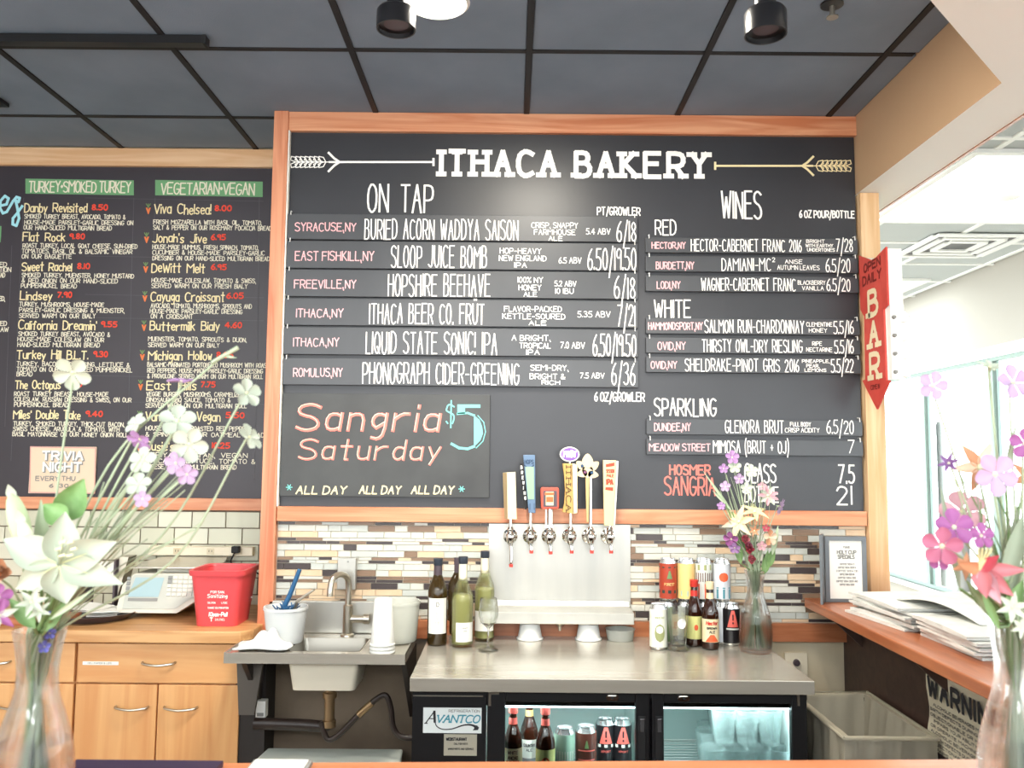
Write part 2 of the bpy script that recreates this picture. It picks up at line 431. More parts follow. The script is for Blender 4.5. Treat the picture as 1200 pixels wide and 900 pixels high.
class Ink:
    """collects chalk strokes lying on one surface; px = photo pixels used to measure where the writing stands on that surface"""
    def __init__(s, kind, val, off=.0015):
        s.bm = BM(); s.kind = kind; s.val = val; s.off = off; s.rnd = random.Random(3)
    def P(s, px, py):
        if s.kind == 'Y': p = onY(px, py, s.val); return p
        if s.kind == 'X': return onX(px, py, s.val)
    def strokes(s, strokes, W, x0, x1, yt, yb, hw_px, H=9.0, yb1=None):
        """fit a layout W wide and H high between pixels x0..x1, top yt, base yb"""
        A = s.P(x0, yb); B = s.P(x1, yb if yb1 is None else yb1); T = s.P(x0, yt)
        if s.kind == 'Y':
            ux = Vector((B.x - A.x, 0, 0)) / W
            if yb1 is not None: ux.z = (B.z - A.z) / W
            uy = Vector((0, 0, T.z - A.z)) / H; off = Vector((0, -s.off, 0))
        else:
            ux = Vector((0, B.y - A.y, 0)) / W; uy = Vector((0, 0, T.z - A.z)) / H; off = Vector((-s.off, 0, 0))
        mpp = ((ux.length * W) / max(abs(x1 - x0), 1))       # metres per pixel
        hw = hw_px * mpp; A = A + off
        for st in strokes:
            q = [(p[0] * ux.length, p[1] * uy.length) for p in st]
            du, dv = ux.normalized(), uy.normalized()
            ribbon(s.bm, q, hw, lambda a, b: A + du * a + dv * b)
    def text(s, t, x0, x1, yt, yb, w=.55, gap=2.2, slant=0, jit=.25, space=3.5, yb1=None):
        st, W = layout(t, gap, slant, jit, s.rnd, space); s.strokes(st, W, x0, x1, yt, yb, w, yb1=yb1)
    def line(s, pts, w=.8):
        v = [s.P(*p) for p in pts]
        off = Vector((0, -s.off, 0)) if s.kind == 'Y' else Vector((-s.off, 0, 0))
        o = v[0]
        mpp = (s.P(pts[0][0] + 1, pts[0][1]) - o).length
        if s.kind == 'Y': ribbon(s.bm, [(p.x, p.z) for p in v], w * mpp, lambda a, b: Vector((a, o.y, b)) + off)
        else: ribbon(s.bm, [(p.y, p.z) for p in v], w * mpp, lambda a, b: Vector((o.x, a, b)) + off)
    def poly(s, pts):
        off = Vector((0, -s.off, 0)) if s.kind == 'Y' else Vector((-s.off, 0, 0))
        s.bm.faces.new([s.bm.verts.new(s.P(*p) + off) for p in pts])
    def done(s, name, m, parent): o = obj(name, s.bm, m, parent); o['kind'] = 'stuff'; return o
def slab(strokes, serif=1.5, hw=.9):
    out = []
    for st in strokes:
        out.append(st)
        for e, f_ in ((st[0], st[1]), (st[-1], st[-2])):
            if abs(f_[1] - e[1]) > abs(f_[0] - e[0]) * .9 and (abs(e[1]) < .3 or abs(e[1] - 9) < .3):
                out.append([(e[0] - serif, e[1] + (.35 if e[1] < 1 else -.35)), (e[0] + serif, e[1] + (.35 if e[1] < 1 else -.35))])
    return out
def flat_text(bm, t, O, ux, uy, hw, gap=2.2, slant=0, fitw=None, h=None, serif=0, curve=None, space=3.5):
    """text from world origin O, direction ux, up uy; h cap height, fitw width; curve=(centre, radius, angle0) wraps it round a cylinder"""
    st, W = layout(t, gap, slant, space=space)
    if serif: st = slab(st, serif)
    sx = fitw / W; sy = h / 9
    ux = Vector(ux).normalized(); uy = Vector(uy).normalized(); O = Vector(O)
    if curve:
        c, r, a0 = curve; c = Vector(c)
        f = lambda a, b: Vector((c.x + r * math.sin(a0 + a / r), c.y - r * math.cos(a0 + a / r), O.z + b))
    else: f = lambda a, b: O + ux * a + uy * b
    for s_ in st: ribbon(bm, [(p[0] * sx, p[1] * sy) for p in s_], hw, f)
# ================================================================ the room
YM, YL = 3.47, 3.90            # front of the beer-menu wall, front of the recessed wall on the left
XW = 1.425                      # where the bulkhead meets the menu wall
XR = 3.5                       # window wall of the seating room
def struct(o): o['kind'] = 'structure'; return o
def XZ(px, py, Y): p = onY(px, py, Y); return p.x, p.z

struct(box('floor', -3.6, 3.7, -5, 12.2, -.05, 0, M['floor']))
struct(box('floor_seating', 1.45, XR, -5, 12.1, 0, .004, mat('pale_floor', '#d6cfc2', .35, noise='#c9c1b2', nscale=(2, 2, 2))))
ceiling = struct(box('ceiling', -3.6, 1.44, -1.2, 4.1, CEIL + .01, CEIL + .06, M['blackm']))
cache = {}
def tile_box(key, dx, dy, dz, m, bev=0):           # shared mesh of a small bevelled slab, origin at its centre
    k = (key, round(dx, 4), round(dy, 4), round(dz, 4), m.name)
    if k not in cache:
        bm = BM(); vs = bx(bm, -dx / 2, dx / 2, -dy / 2, dy / 2, -dz / 2, dz / 2)
        if bev: bmesh.ops.bevel(bm, geom=list(bm.edges), offset=bev, segments=1, affect='EDGES')
        me = bpy.data.meshes.new(key); bm.to_mesh(me); bm.free(); me.materials.append(m); cache[k] = me
    return cache[k]
def place(name, me, c, parent):
    o = bpy.data.objects.new(name, me); COL.objects.link(o); o.parent = parent; o.location = Vector(c) - wloc(parent); return o
xl = [.051 + .63 * k for k in range(-6, 3)]; yl = [3.52 - .615 * k for k in range(0, 8)]
xs = [-3.6] + xl + [1.435]; ys = sorted(yl) + [3.895]
xs = sorted(x for x in xs if x <= 1.44); ys = [-1.2] + ys
for a, b in zip(xs, xs[1:]):
    for c, d in zip(ys, ys[1:]):
        if b - a < .05 or d - c < .05: continue
        place('ceiling_tile', tile_box('ceiling_tile', b - a - .02, d - c - .02, .012, M['ceil'], .003), ((a + b) / 2, (c + d) / 2, CEIL + .004 + random.uniform(-.001, .001)), ceiling)
for x in xs[1:-1]: place('grid_bar', tile_box('grid_bar', .022, 5.09, .012, M['ceilbar']), (x, 1.35, CEIL - .001), ceiling)
for y in ys[1:-1]: place('grid_bar', tile_box('grid_bar', 5.0, .022, .010, M['ceilbar']), (-1.09, y, CEIL), ceiling)

# walls
wb = struct(box('wall_back', -.955, 1.515, YM + .02, YL + .35, 0, CEIL + .02, M['beige']))
wl = struct(box('wall_recess', -3.6, -.955, YL + .012, YL + .35, 0, CEIL + .02, M['beige']))
struct(box('wall_left', -3.7, -3.6, -5, 4.2, 0, CEIL + .05, M['plaster']))
# bulkhead with the 45 degree corner over the right end of the bar
bk = BM(); zb = 2.706
prism(bk, [(XW, YL, zb), (XW, 2.41, zb), (.997, 1.963, zb), (.997, -1.2, zb), (1.62, -1.2, zb), (1.62, YL, zb)], (0, 0, CEIL - zb + .05))
bulk = struct(obj('wall_bulkhead', bk, [M['plaster'], M['tan']]))
for f in bulk.data.polygons:
    if f.normal.x < -.9 and f.center.y > 2: f.material_index = 1
struct(box('trim_1', 1.62, 1.632, -1.2, YL, zb - .004, zb + .02, M['ledgex']))
# seating room beyond: white grid ceiling, window wall, end wall
c2 = struct(box('ceiling_seating', 1.62, XR + .1, -1.2, 12.2, CEIL + .012, CEIL + .06, M['winwhite']))
xs2 = [1.63, 2.22, 2.83, 3.44, 3.5]; ys2 = [-1.2 + .61 * k for k in range(23)]
lit = [(2.7, 4.4), (2.7, 7.2), (2.1, 2.9)]
for a, b in zip(xs2, xs2[1:]):
    for c, d in zip(ys2, ys2[1:]):
        place('ceiling_tile', tile_box('ceiling_tile', b - a - .03, d - c - .03, .012, M['ctile'], .003), ((a + b) / 2, (c + d) / 2, CEIL + .008), c2)
for x in xs2[1:-1]: place('grid_bar', tile_box('grid_bar', .03, 13.3, .01, M['winwhite']), (x, 5.5, CEIL), c2)
for y in ys2[1:-1]: place('grid_bar', tile_box('grid_bar', 1.87, .03, .01, M['winwhite']), (2.565, y, CEIL), c2)
struct(box('wall_end', -1, 3.6, 12.1, 12.2, 0, 3.05, M['plaster']))
ww = BM(); zs, zh = .55, 2.37
bx(ww, XR, XR + .12, -5, 12.1, 0, zs); bx(ww, XR, XR + .12, -5, 12.1, zh + .06, CEIL + .06)
for y0, y1 in ((-5, -4.6), (11.6, 12.1)): bx(ww, XR, XR + .12, y0, y1, zs, zh + .06)
struct(obj('wall_right', ww, M['greige']))
tr = BM(); bx(tr, XR - .025, XR, -5, 12.1, zh, zh + .07); bx(tr, XR - .05, XR + .02, -5, 12.1, zs - .03, zs)
struct(obj('trim_2', tr, M['winwhite']))
edges = [-4.6, -2.2, .2, 2.4, 4.3, 6.25, 7.3, 9.4, 11.6]
for i, (a, b) in enumerate(zip(edges, edges[1:])):
    fr = BM(); w = .03
    bx(fr, XR + .02, XR + .07, a, a + w, zs, zh); bx(fr, XR + .02, XR + .07, b - w, b, zs, zh)
    bx(fr, XR + .02, XR + .07, a + w, b - w, zs, zs + w); bx(fr, XR + .02, XR + .07, a + w, b - w, zh - w, zh)
    fo = struct(obj('window_%d' % (i + 1), fr, M['mullion']))
    box('pane', XR + .043, XR + .047, a + w, b - w, zs + w, zh - w, M['pane'], fo)
for i, Yc in enumerate((7.3,)):
    pass
struct(box('pavement', XR + .12, 16, -8, 20, -.12, -.02, M['pave']))
# street things outside, washed out by the daylight
def planter(px, py0, Y_, h, lab):
    pass
t = thing('street_bench', 'pale grey bench seen through the windows behind the newspapers', 'bench', (5.6, 9.2, -.02))
bm = BM(); bx(bm, 5.2, 6.2, 9.0, 9.4, .42, .47); obj('seat', bm, M['mullion'], t)
bm = BM(); bx(bm, 5.2, 6.2, 9.4, 9.44, .55, .85); obj('backrest', bm, M['mullion'], t)
for x in (5.25, 6.1): bm = BM(); bx(bm, x, x + .05, 9.02, 9.4, -.02, .42); obj('leg', bm, M['mullion'], t)
for i, (px, Y_, r, z1, lb) in enumerate(((1099, 7.6, .028, 1.95, 'tall thin dark street pole seen through the window'), (1121, 6.4, .05, 1.15, 'short thick dark bollard seen through the window'))):
    x = (px - 598) / 1000 * Y_
    bm = BM(); lathe(bm, [(0, 0), (r, 0), (r, z1), (r * .6, z1 + r), (0, z1 + r)], (x, Y_, -.02), 12)
    tag(obj('street_pole' if i == 0 else 'bollard', bm, M['stemg'] if 0 else M['keyg'], smooth=True, loc=(x, Y_, -.02)), lb, 'pole' if i == 0 else 'bollard')

# troffer of the seating room
for i, (x, y, lb) in enumerate(((2.7, 4.4, 'square glowing ceiling light panel of the seating room, nearer one'), (2.7, 7.2, 'square glowing ceiling light panel of the seating room, farther one'))):
    t = thing('ceiling_light', lb, 'light', (x, y, CEIL))
    bm = BM()
    for a in (-1, 1): bx(bm, x + a * .57 - .02, x + a * .57 + .02, y - .59, y + .59, CEIL - .02, CEIL); bx(bm, x - .55, x + .55, y + a * .57 - .02, y + a * .57 + .02, CEIL - .02, CEIL)
    obj('frame', bm, M['winwhite'], t); box('diffuser', x - .55, x + .55, y - .55, y + .55, CEIL - .012, CEIL - .006, M['troffer'], t)
# four-way air vent in the white ceiling
p = onZ(1150, 281, CEIL); vx, vy = 2.95, 5.55
t = thing('ceiling_vent', 'white square air vent with dark slots in the seating room ceiling', 'vent', (vx, vy, CEIL))
box('backing', vx - .28, vx + .28, vy - .28, vy + .28, CEIL - .008, CEIL - .002, M['black'], t)
for k, s_ in enumerate((.28, .2, .12)):
    bm = BM(); w = .022
    for a in (-1, 1):
        bx(bm, vx - s_, vx + s_, vy + a * s_ - w, vy + a * s_ + w, CEIL - .02, CEIL - .008)
        bx(bm, vx + a * s_ - w, vx + a * s_ + w, vy - s_ + w, vy + s_ - w, CEIL - .02, CEIL - .008)
    obj('slat', bm, M['winwhite'], t)
p = onZ(1180, 224, CEIL)
bm = BM(); lathe(bm, [(0, 0), (.075, 0), (.075, -.015), (.06, -.035), (.03, -.042), (0, -.042)], (p.x, p.y, CEIL - .004), 24)
tag(obj('smoke_detector', bm, M['whitep'], smooth=True, loc=(p.x, p.y, CEIL)), 'round white smoke detector on the white seating room ceiling', 'smoke detector')

# ---------------------------------------------------------------- ceiling fittings over the bar
def track_head(px0, px1, ytop, ybot, Y_, lab, stem):
    c = onY((px0 + px1) / 2, (ytop + ybot) / 2, Y_); r = (px1 - px0) / 2 * Y_ / 1000 * .98; h = (ybot - ytop) * Y_ / 1000 * .72
    t = thing('spotlight', lab, 'spotlight', (c.x, c.y, CEIL))
    bm = BM(); lathe(bm, [(0, h / 2), (r * .55, h / 2), (r * .9, h * .42), (r, h * .3), (r, -h / 2), (r * .93, -h / 2), (r * .9, -h * .3), (0, -h * .25)], c, 28); obj('lamp_housing', bm, M['lampblk'], t, True)
    bm = BM(); lathe(bm, [(0, 0), (r * .8, 0), (0, -.004)], (c.x, c.y, c.z - h * .27), 24); obj('lens', bm, M['foild'], t, True)
    bm = BM(); lathe(bm, [(0, 0), (r * stem, 0), (r * stem, .1), (r * .3, .11), (r * .3, CEIL - c.z - h / 2), (0, CEIL - c.z - h / 2)], (c.x, c.y, c.z + h / 2 - .002), 20); obj('stem', bm, M['lampblk'], t, True)
track_head(440, 489, 3, 41, 2.1, 'black cylinder spotlight beside the glowing ceiling light', .5)
track_head(871, 923, 2, 49, 2.05, 'black cylinder spotlight near the bulkhead corner on the right', .52)
p = onZ(512, 0, CEIL)
t = thing('recessed_light', 'bright round recessed light in the black ceiling', 'light', (p.x, p.y, CEIL))
bm = BM(); lathe(bm, [(.085, .0), (.095, -.008), (.105, 0), (.085, 0)], (p.x, p.y, CEIL - .006), 32); obj('trim_ring', bm, M['whitep'], t, True)
bm = BM(); lathe(bm, [(0, 0), (.086, 0), (.08, -.006), (0, -.006)], (p.x, p.y, CEIL - .008), 32); obj('lens', bm, M['downlight'], t, True)
def spot(x, y, z, tx, ty, tz, power, ang, col=(1, .93, .82), r=.05):
    l = bpy.data.lights.new('lamp_beam', 'SPOT'); l.energy = power; l.spot_size = math.radians(ang); l.spot_blend = .9; l.color = col; l.shadow_soft_size = r
    o = bpy.data.objects.new('lamp_beam', l); COL.objects.link(o); o.location = (x, y, z)
    o.rotation_euler = (Vector((tx, ty, tz)) - Vector((x, y, z))).to_track_quat('-Z', 'Y').to_euler()
spot(p.x, p.y, CEIL - .03, p.x, p.y + .25, 0, 60, 130)
c = onY(465, 22, 2.1); spot(c.x, c.y, c.z - .05, -.35, 3.5, 1.2, 40, 75)
c = onY(897, 25, 2.05); spot(c.x, c.y, c.z - .06, .75, 3.5, 1.2, 30, 75)
# sprinkler
p = onZ(975, 3, CEIL)
t = thing('sprinkler', 'small dark fire sprinkler in the black ceiling', 'sprinkler', (p.x, p.y, CEIL))
bm = BM(); lathe(bm, [(0, 0), (.035, 0), (.035, -.006), (0, -.01)], (p.x, p.y, CEIL - .004), 20); obj('escutcheon', bm, M['lampblk'], t, True)
bm = BM(); lathe(bm, [(0, 0), (.008, 0), (.008, -.03), (.018, -.034), (.018, -.038), (0, -.038)], (p.x, p.y, CEIL - .012), 14); obj('nozzle', bm, M['brushed'], t, True)
a = onZ(-60, 49, CEIL - .03); b = onZ(241, 49, CEIL - .03)
t = thing('track_rail', 'long black lighting track on the ceiling at upper left', 'lighting track', (a.x, a.y, CEIL))
box('rail', a.x, b.x - .01, a.y - .018, a.y + .018, CEIL - .035, CEIL - .006, M['black'], t)
box('end_cap', b.x - .01, b.x, a.y - .02, a.y + .02, CEIL - .037, CEIL - .006, M['blackm'], t)
p = onZ(2, 118, CEIL)
box('sensor', p.x - .06, p.x + .02, p.y - .1, p.y + .02, CEIL - .02, CEIL - .005, M['black'], loc=(p.x, p.y, CEIL))
tag(bpy.context.scene.objects['sensor'], 'small black box on the ceiling at the far left edge', 'ceiling box')

# ================================================================ framed beer board
x0, zt = XZ(341, 156, YM); x1, _ = XZ(1000, 156, YM); _, zbt = XZ(660, 596, YM)
x0, x1 = -.937, 1.422
t = thing('beer_menu_board', 'large black chalkboard with white chalk beer and wine menu above the taps', 'chalkboard', (.24, YM, zbt))
zt2 = XZ(660, 158, YM)[1]; ztop = CEIL + .004
box('board', x0, x1, YM, YM + .018, zbt, zt2, M['chalk'], t)
box('top_rail', x0 - .06, x1 + .02, YM - .022, YM + .018, zt2, ztop - .008, M['fir'], t, .002)
zb2 = XZ(660, 613, YM)[1]
box('bottom_rail', x0, x1 + .004, YM - .022, YM + .018, zb2, zbt, M['fir'], t, .002)
box('side_post', x0 - .062, x0 - .002, YM - .03, YM + .019, .9, ztop - .008, M['firv'], t, .002)
box('inner_trim', x0 - .001, x0 + .004, YM - .026, YM - .002, zbt + .001, zt2 - .001, M['paper'], t)
box('end_post', x1 + .008, 1.508, YM - .03, YM + .019, 1.065, 2.705, M['pinev'], t, .002)
w = Ink('Y', YM, .0012)
st, Wd = layout('ITHACA', 3.6); w.strokes(slab(st, 1.6), Wd, 517, 651, 177, 205, 2.9)
st, Wd = layout('BAKERY', 3.6); w.strokes(slab(st, 1.6), Wd, 675, 828, 179, 206.5, 2.9)
w.text('ON TAP', 431, 507, 216, 248, 1.1, space=7); w.text('WINES', 846, 892, 225, 256, 1.15)
w.text('PT/GROWLER', 700, 750, 243, 252, .7); w.text('6 OZ/GROWLER', 697, 755, 460, 470, .7)
w.text('6 OZ POUR/BOTTLE', 937, 1001, 247, 255, .75); w.text('RED', 768, 792, 258, 275, .8)
w.text('WHITE', 767, 809, 352, 372, .9); w.text('SPARKLING', 767, 839, 467, 487, .9)
w.text('GLASS', 873, 909, 544, 565, .9); w.text('BOTTLE', 873, 912, 570, 588, .8)
w.text('7.5', 983, 1001, 545, 566, 1.0); w.text('21', 981, 998, 570, 591, 1.0)
def wheat(w, hx, tx, y, s):       # wheat-ear arrow: head end hx, shaft end tx, s = direction of the head
    w.line([(tx, y - 4), (tx, y + 4)], 1.3); w.line([(tx, y), (hx - s * 40, y)], 1.2); w.line([(hx - s * 50, y), (hx, y)], .6)
    for k in range(7):
        bxp = hx - s * (36 - k * 5.4)
        for q in (-1, 1): w.line([(bxp, y), (bxp + s * 3, y + q * 5.5), (bxp + s * 8, y + q * 6.5), (bxp + s * 9, y + q * 2.5), (bxp + s * 3, y)], .55)
    for q in (-1, 1): w.line([(hx - s * 52, y), (hx - s * 46, y + q * 4), (hx - s * 39, y + q * 11)], 1.3)
wheat(w, 346, 508, 190, -1); w.done('lettering', M['white'], t)
w = Ink('Y', YM, .0012); wheat(w, 992, 838, 194.5, 1); w.done('lettering', M['cream'], t)
w = Ink('Y', YM, .0012); w.text('HOSMER', 785, 832, 545, 556, 1.0); w.text('SANGRIA', 779, 838, 559, 580, 1.0); w.done('lettering', M['salmon'], t)

def strip(xa, xb, ya, yb, lab, pink, white, tiny, price, grp):
    """a removable painted menu strip hung on small hooks"""
    X0, Z1 = XZ(xa, ya, YM); X1, _ = XZ(xb, ya, YM); Z0 = XZ(xa, yb, YM)[1]
    if xa < 500: X0, X1 = -.932, .512
    else: X0, X1 = .545, 1.418
    dz = 0
    s = thing('menu_strip', lab, 'menu strip', ((X0 + X1) / 2, YM, Z0))
    box('board', X0, X1, YM - .020, YM - .002, Z0, Z1, M['strip'], s, .001)
    for k in (0, 1):
        hx = X0 + .014 if k == 0 else X1 - .012
        bm = BM(); tube(bm, [(hx, YM - .001, Z1 + .012), (hx, YM - .023, Z1 + .010), (hx, YM - .025, Z1 - .006)], .002, 6); obj('hook', bm, M['whitep'], s)
    f = YM - .020
    if pink: w = Ink('Y', f, .0012); w.text(*pink, .62, jit=.4); w.done('place_lettering', M['pink'], s)
    w = Ink('Y', f, .0012); w.text(*white, .72 if xa < 500 else .6, gap=2.7, space=6.5)
    for q in tiny: w.text(*q, .46 if xa < 500 else .36)
    w.text(*price, .74 if xa < 500 else .6, gap=2); w.done('lettering', M['white'], s)
strip(342, 750, 252, 281.5, 'topmost strip of the beer list, for Syracuse NY, price 6/18', ('SYRACUSE,NY', 346, 417, 261, 270.5),
      ('BURIED ACORN WADDYA SAISON', 427.5, 607, 257, 280), [('CRISP, SNAPPY', 623, 677, 261, 267), ('FARMHOUSE', 626, 674, 269, 275), ('ALE', 643, 659, 277, 282), ('5.4 ABV', 687, 715, 268, 274.5)], ('6/18', 723, 745, 260, 283), 1)
strip(342, 750, 283.5, 315, 'second strip of the beer list, for East Fishkill NY', ('EAST FISHKILL,NY', 346, 438, 294.5, 305),
      ('SLOOP JUICE BOMB', 458.5, 570, 288, 313), [('HOP-HEAVY', 586, 634, 291, 297), ('NEW ENGLAND', 585, 640, 299.5, 305.5), ('IPA', 603, 617, 308, 313.5), ('6.5 ABV', 655, 681, 302, 308.5)], ('6.50/19.50', 689, 745, 291, 316), 1)
strip(340, 750, 317, 348, 'third strip of the beer list, for Freeville NY', ('FREEVILLE,NY', 345, 417, 328, 337.5),
      ('HOPSHIRE BEEHAVE', 455, 574, 321.5, 346.5), [('100% NY', 607, 636, 325, 331), ('HONEY', 608, 634, 334, 340), ('ALE', 614, 629, 342.5, 347.5), ('5.2 ABV', 650, 675, 329.5, 335.5), ('10 IBU', 651, 672, 338, 344)], ('6/18', 720, 744, 325, 350), 1)
strip(339, 750, 350.5, 381.5, 'fourth strip of the beer list, the first for Ithaca NY', ('ITHACA,NY', 347.5, 402, 362, 371.5),
      ('ITHACA BEER CO. FR\xfcT', 433, 567, 356, 379), [('FLAVOR-PACKED', 591, 658, 359, 365), ('KETTLE-SOURED', 589, 662, 367.5, 373.5), ('ALE', 620, 640, 376, 381), ('5.35 ABV', 677, 715, 365, 371.5)], ('7/21', 724, 744, 358, 382), 1)
strip(337, 750, 384, 415.5, 'fifth strip of the beer list, the second for Ithaca NY', ('ITHACA,NY', 344, 397, 396, 405.5),
      ('LIQUID STATE SONIC! IPA', 429, 582, 389, 414), [('A BRIGHT,', 600, 645, 393, 399), ('TROPICAL', 609, 645, 402, 408), ('IPA', 617, 632, 410, 415.5), ('7.0 ABV', 657, 685, 401, 408)], ('6.50/19.50', 695, 745, 392, 417), 1)
strip(335, 750, 420, 451, 'lowest strip of the beer list, for Romulus NY, price 6/36', ('ROMULUS,NY', 344, 401, 431.5, 441),
      ('PHONOGRAPH CIDER-GREENING', 425, 608, 425, 449), [('SEMI-DRY,', 622, 666, 428, 434), ('BRIGHT &', 621, 662, 438, 444), ('RICH', 635, 656, 446, 450.5), ('7.5 ABV', 680, 708, 437, 443)], ('6/36', 717, 744, 426, 451), 1)
strip(757, 1003, 279.5, 297, 'first red wine strip, for Hector NY, price 7/28', ('HECTOR,NY', 764, 803, 284, 291),
      ('HECTOR-CABERNET FRANC 2016', 810, 939, 280.5, 294), [('BRIGHT', 945, 966, 281, 284.6), ('WITH EARTHY', 944, 976, 286, 289.6), ('UNDERTONES', 946, 978, 291, 294.6)], ('7/28', 980, 999, 280.5, 295), 2)
strip(757, 1003, 301, 319, 'second red wine strip, for Burdett NY', ('BURDETT,NY', 769, 813, 307, 315),
      ('DAMIANI-MC', 846, 903, 303, 317), [('2', 905, 908, 302, 307), ('ANISE', 920, 940, 304.5, 309), ('AUTUMN LEAVES', 911, 960, 311, 316)], ('6.5/20', 968, 996, 304, 319), 2)
strip(757, 1003, 324, 342, 'third red wine strip, for Lodi NY', ('LODI,NY', 770, 797, 330, 338),
      ('WAGNER-CABERNET FRANC', 822, 932, 326, 340), [('BLACKBERRY', 935, 967, 329, 333.5), ('VANILLA', 940, 965, 335.5, 340)], ('6.5/20', 969, 996, 327, 341), 2)
strip(757, 1003, 373.5, 391.5, 'first white wine strip, for Hammondsport NY', ('HAMMONDSPORT,NY', 760, 823, 378, 386),
      ('SALMON RUN-CHARDONNAY', 826, 942, 375, 389.5), [('CLEMENTINE', 945, 975, 378, 382.5), ('HONEY', 948, 969, 385, 389.5)], ('5.5/16', 977, 1000, 376.5, 391), 2)
strip(757, 1003, 396, 414, 'second white wine strip, the upper one for Ovid NY, price 5.5/16', ('OVID,NY', 771, 803, 401, 409.5),
      ('THIRSTY OWL-DRY RIESLING', 823, 940, 398, 412), [('RIPE', 952, 963, 400.5, 405), ('NECTARINE', 945, 975, 407.5, 412)], ('5.5/16', 978, 1000, 399, 414), 2)
strip(757, 1003, 418.5, 436.5, 'lowest white wine strip, for Ovid NY, price 5.5/22', ('OVID,NY', 763, 793, 423.5, 431.5),
      ('SHELDRAKE-PINOT GRIS 2016', 803, 936, 420.5, 434.5), [('PINEAPPLE,', 940, 972, 421.5, 425), ('PEAR,', 945, 960, 427, 430.5), ('LEMONS', 943, 968, 432, 435.5)], ('5.5/22', 974, 1000, 421, 436), 2)
strip(757, 1003, 491, 509, 'upper sparkling wine strip, for Dundee NY', ('DUNDEE,NY', 767, 809, 496, 504.5),
      ('GLENORA BRUT', 850, 918, 492.5, 507), [('FULL BODY', 926, 950, 495, 499.5), ('CRISP ACIDITY', 920, 960, 501.5, 506.5)], ('6.5/20', 969, 1000, 493, 508), 2)
strip(757, 1003, 514.5, 532.5, 'lowest strip of the wine list, reading mimosa, price 7', ('MEADOW STREET', 761, 832, 520, 528),
      ('MIMOSA (BRUT + OJ)', 836, 924, 516.5, 530.5), [], ('7', 994, 1001, 516.5, 531), 2)

# Sangria Saturday panel
X0, Z1 = XZ(334, 461, YM); X1 = XZ(574, 461, YM)[0]; Z0 = XZ(334, 581, YM)[1]
X0 = -.930; X1 = XZ(574, 520, YM)[0]
t = thing('chalk_panel', 'small chalkboard advertising sangria on Saturday for $5, hung low on the beer board', 'chalkboard', (-.5, YM, Z0))
box('board', X0, X1, YM - .016, YM - .002, Z0, Z1, M['sang'], t, .001)
f = YM - .016
w = Ink('Y', f)
def script_word(w, s, x0, x1, yt, yb, hw, slant=.12): w.text(s, x0, x1, yt, yb, hw, gap=2.4, slant=slant, jit=0)
script_word(w, 'Sangria', 347, 513, 474, 504, 1.9); script_word(w, 'Saturday', 350, 514, 515, 538, 1.4); w.done('lettering', M['salmon'], t)
w = Ink('Y', f, .0022); script_word(w, 'Sangria', 346, 512, 473, 503, .35); script_word(w, 'Saturday', 349, 513, 514.5, 537.5, .3); w.done('lettering', M['bone'], t)
w = Ink('Y', f)
w.text('$', 523, 532, 474, 496, .8)
w.poly([(536, 474), (563, 474), (563, 478), (545, 478), (545, 485), (536, 485)])
w.poly([(556, 487), (562, 492), (565, 500), (566, 508), (563, 516), (556, 523)])
w.line([(536, 485), (548, 484), (556, 487)], 1.2); w.line([(556, 523), (548, 526), (538, 525), (529, 520)], 1.5); w.line([(556, 486), (556, 523)], .6)
w.line([(560, 487), (567, 495), (569, 506), (566, 517), (558, 525)], .5)
for cx, cy in ((339, 571), (541, 573)):
    for k in range(6):
        a = k * PI / 3; w.line([(cx, cy), (cx + 3.5 * math.cos(a), cy + 3.5 * math.sin(a))], .5)
w.done('lettering', M['aqua'], t)
w = Ink('Y', f)
for a, b in ((347, 405), (421, 469), (482, 531)): w.text('ALL DAY', a, b, 569.5, 578.5, .8, slant=.15)
w.done('lettering', M['cream'], t)

# ================================================================ sandwich menu board on the recessed wall
zt = XZ(160, 196, YL)[1]; zf = XZ(160, 182, YL)[1]; zb1 = XZ(160, 583, YL)[1]; zb0 = XZ(160, 597, YL)[1]
t = thing('sandwich_menu_board', 'black chalkboard with sandwich menu and green headers on the recessed wall', 'chalkboard', (-2.1, YL, zb1))
box('board', -3.3, -.958, YL, YL + .012, zb1, zt, M['chalk2'], t)
box('top_rail', -3.3, -.958, YL - .02, YL + .012, zt, CEIL - .008, M['pine'], t, .002)
box('bottom_rail', -3.3, -.958, YL - .02, YL + .012, zb0, zb1, M['fir'], t, .002)
heads = Ink('Y', YL); heads.poly([(30, 209.5), (157, 211.5), (157, 229), (30, 227)]); heads.poly([(182, 211), (308, 213), (308, 231), (182, 229)])
heads.poly([(-20, 265), (2, 265), (1, 284), (-20, 284)]); heads.done('header_band', M['greenhead'], t)
fl = Ink('Y', YL, .0008)
for pts in (((157, 232), (154, 330), (150, 520)), ((182, 232), (176, 400), (170, 540)), ((28, 232), (20, 400), (13, 540)), ((304, 232), (302, 400), (298, 560)), ((14, 288), (6, 500))): fl.line(pts, .25)
for y in (232, 300, 345, 372, 440, 470): fl.line([(100, y), (309, y + 4)], .2)
fl.done('guide_line', M['faint'], t)
ti = Ink('Y', YL, .002); de = Ink('Y', YL, .002); pr = Ink('Y', YL, .002); ca = Ink('Y', YL, .002); cg = Ink('Y', YL, .002)
de.text('TURKEY\xb7SMOKED TURKEY', 34, 153, 212.5, 225, .75, jit=.4, gap=1.6); de.text('VEGETARIAN\xb7VEGAN', 189, 298, 214.5, 227.5, .75, jit=.4, gap=1.6)
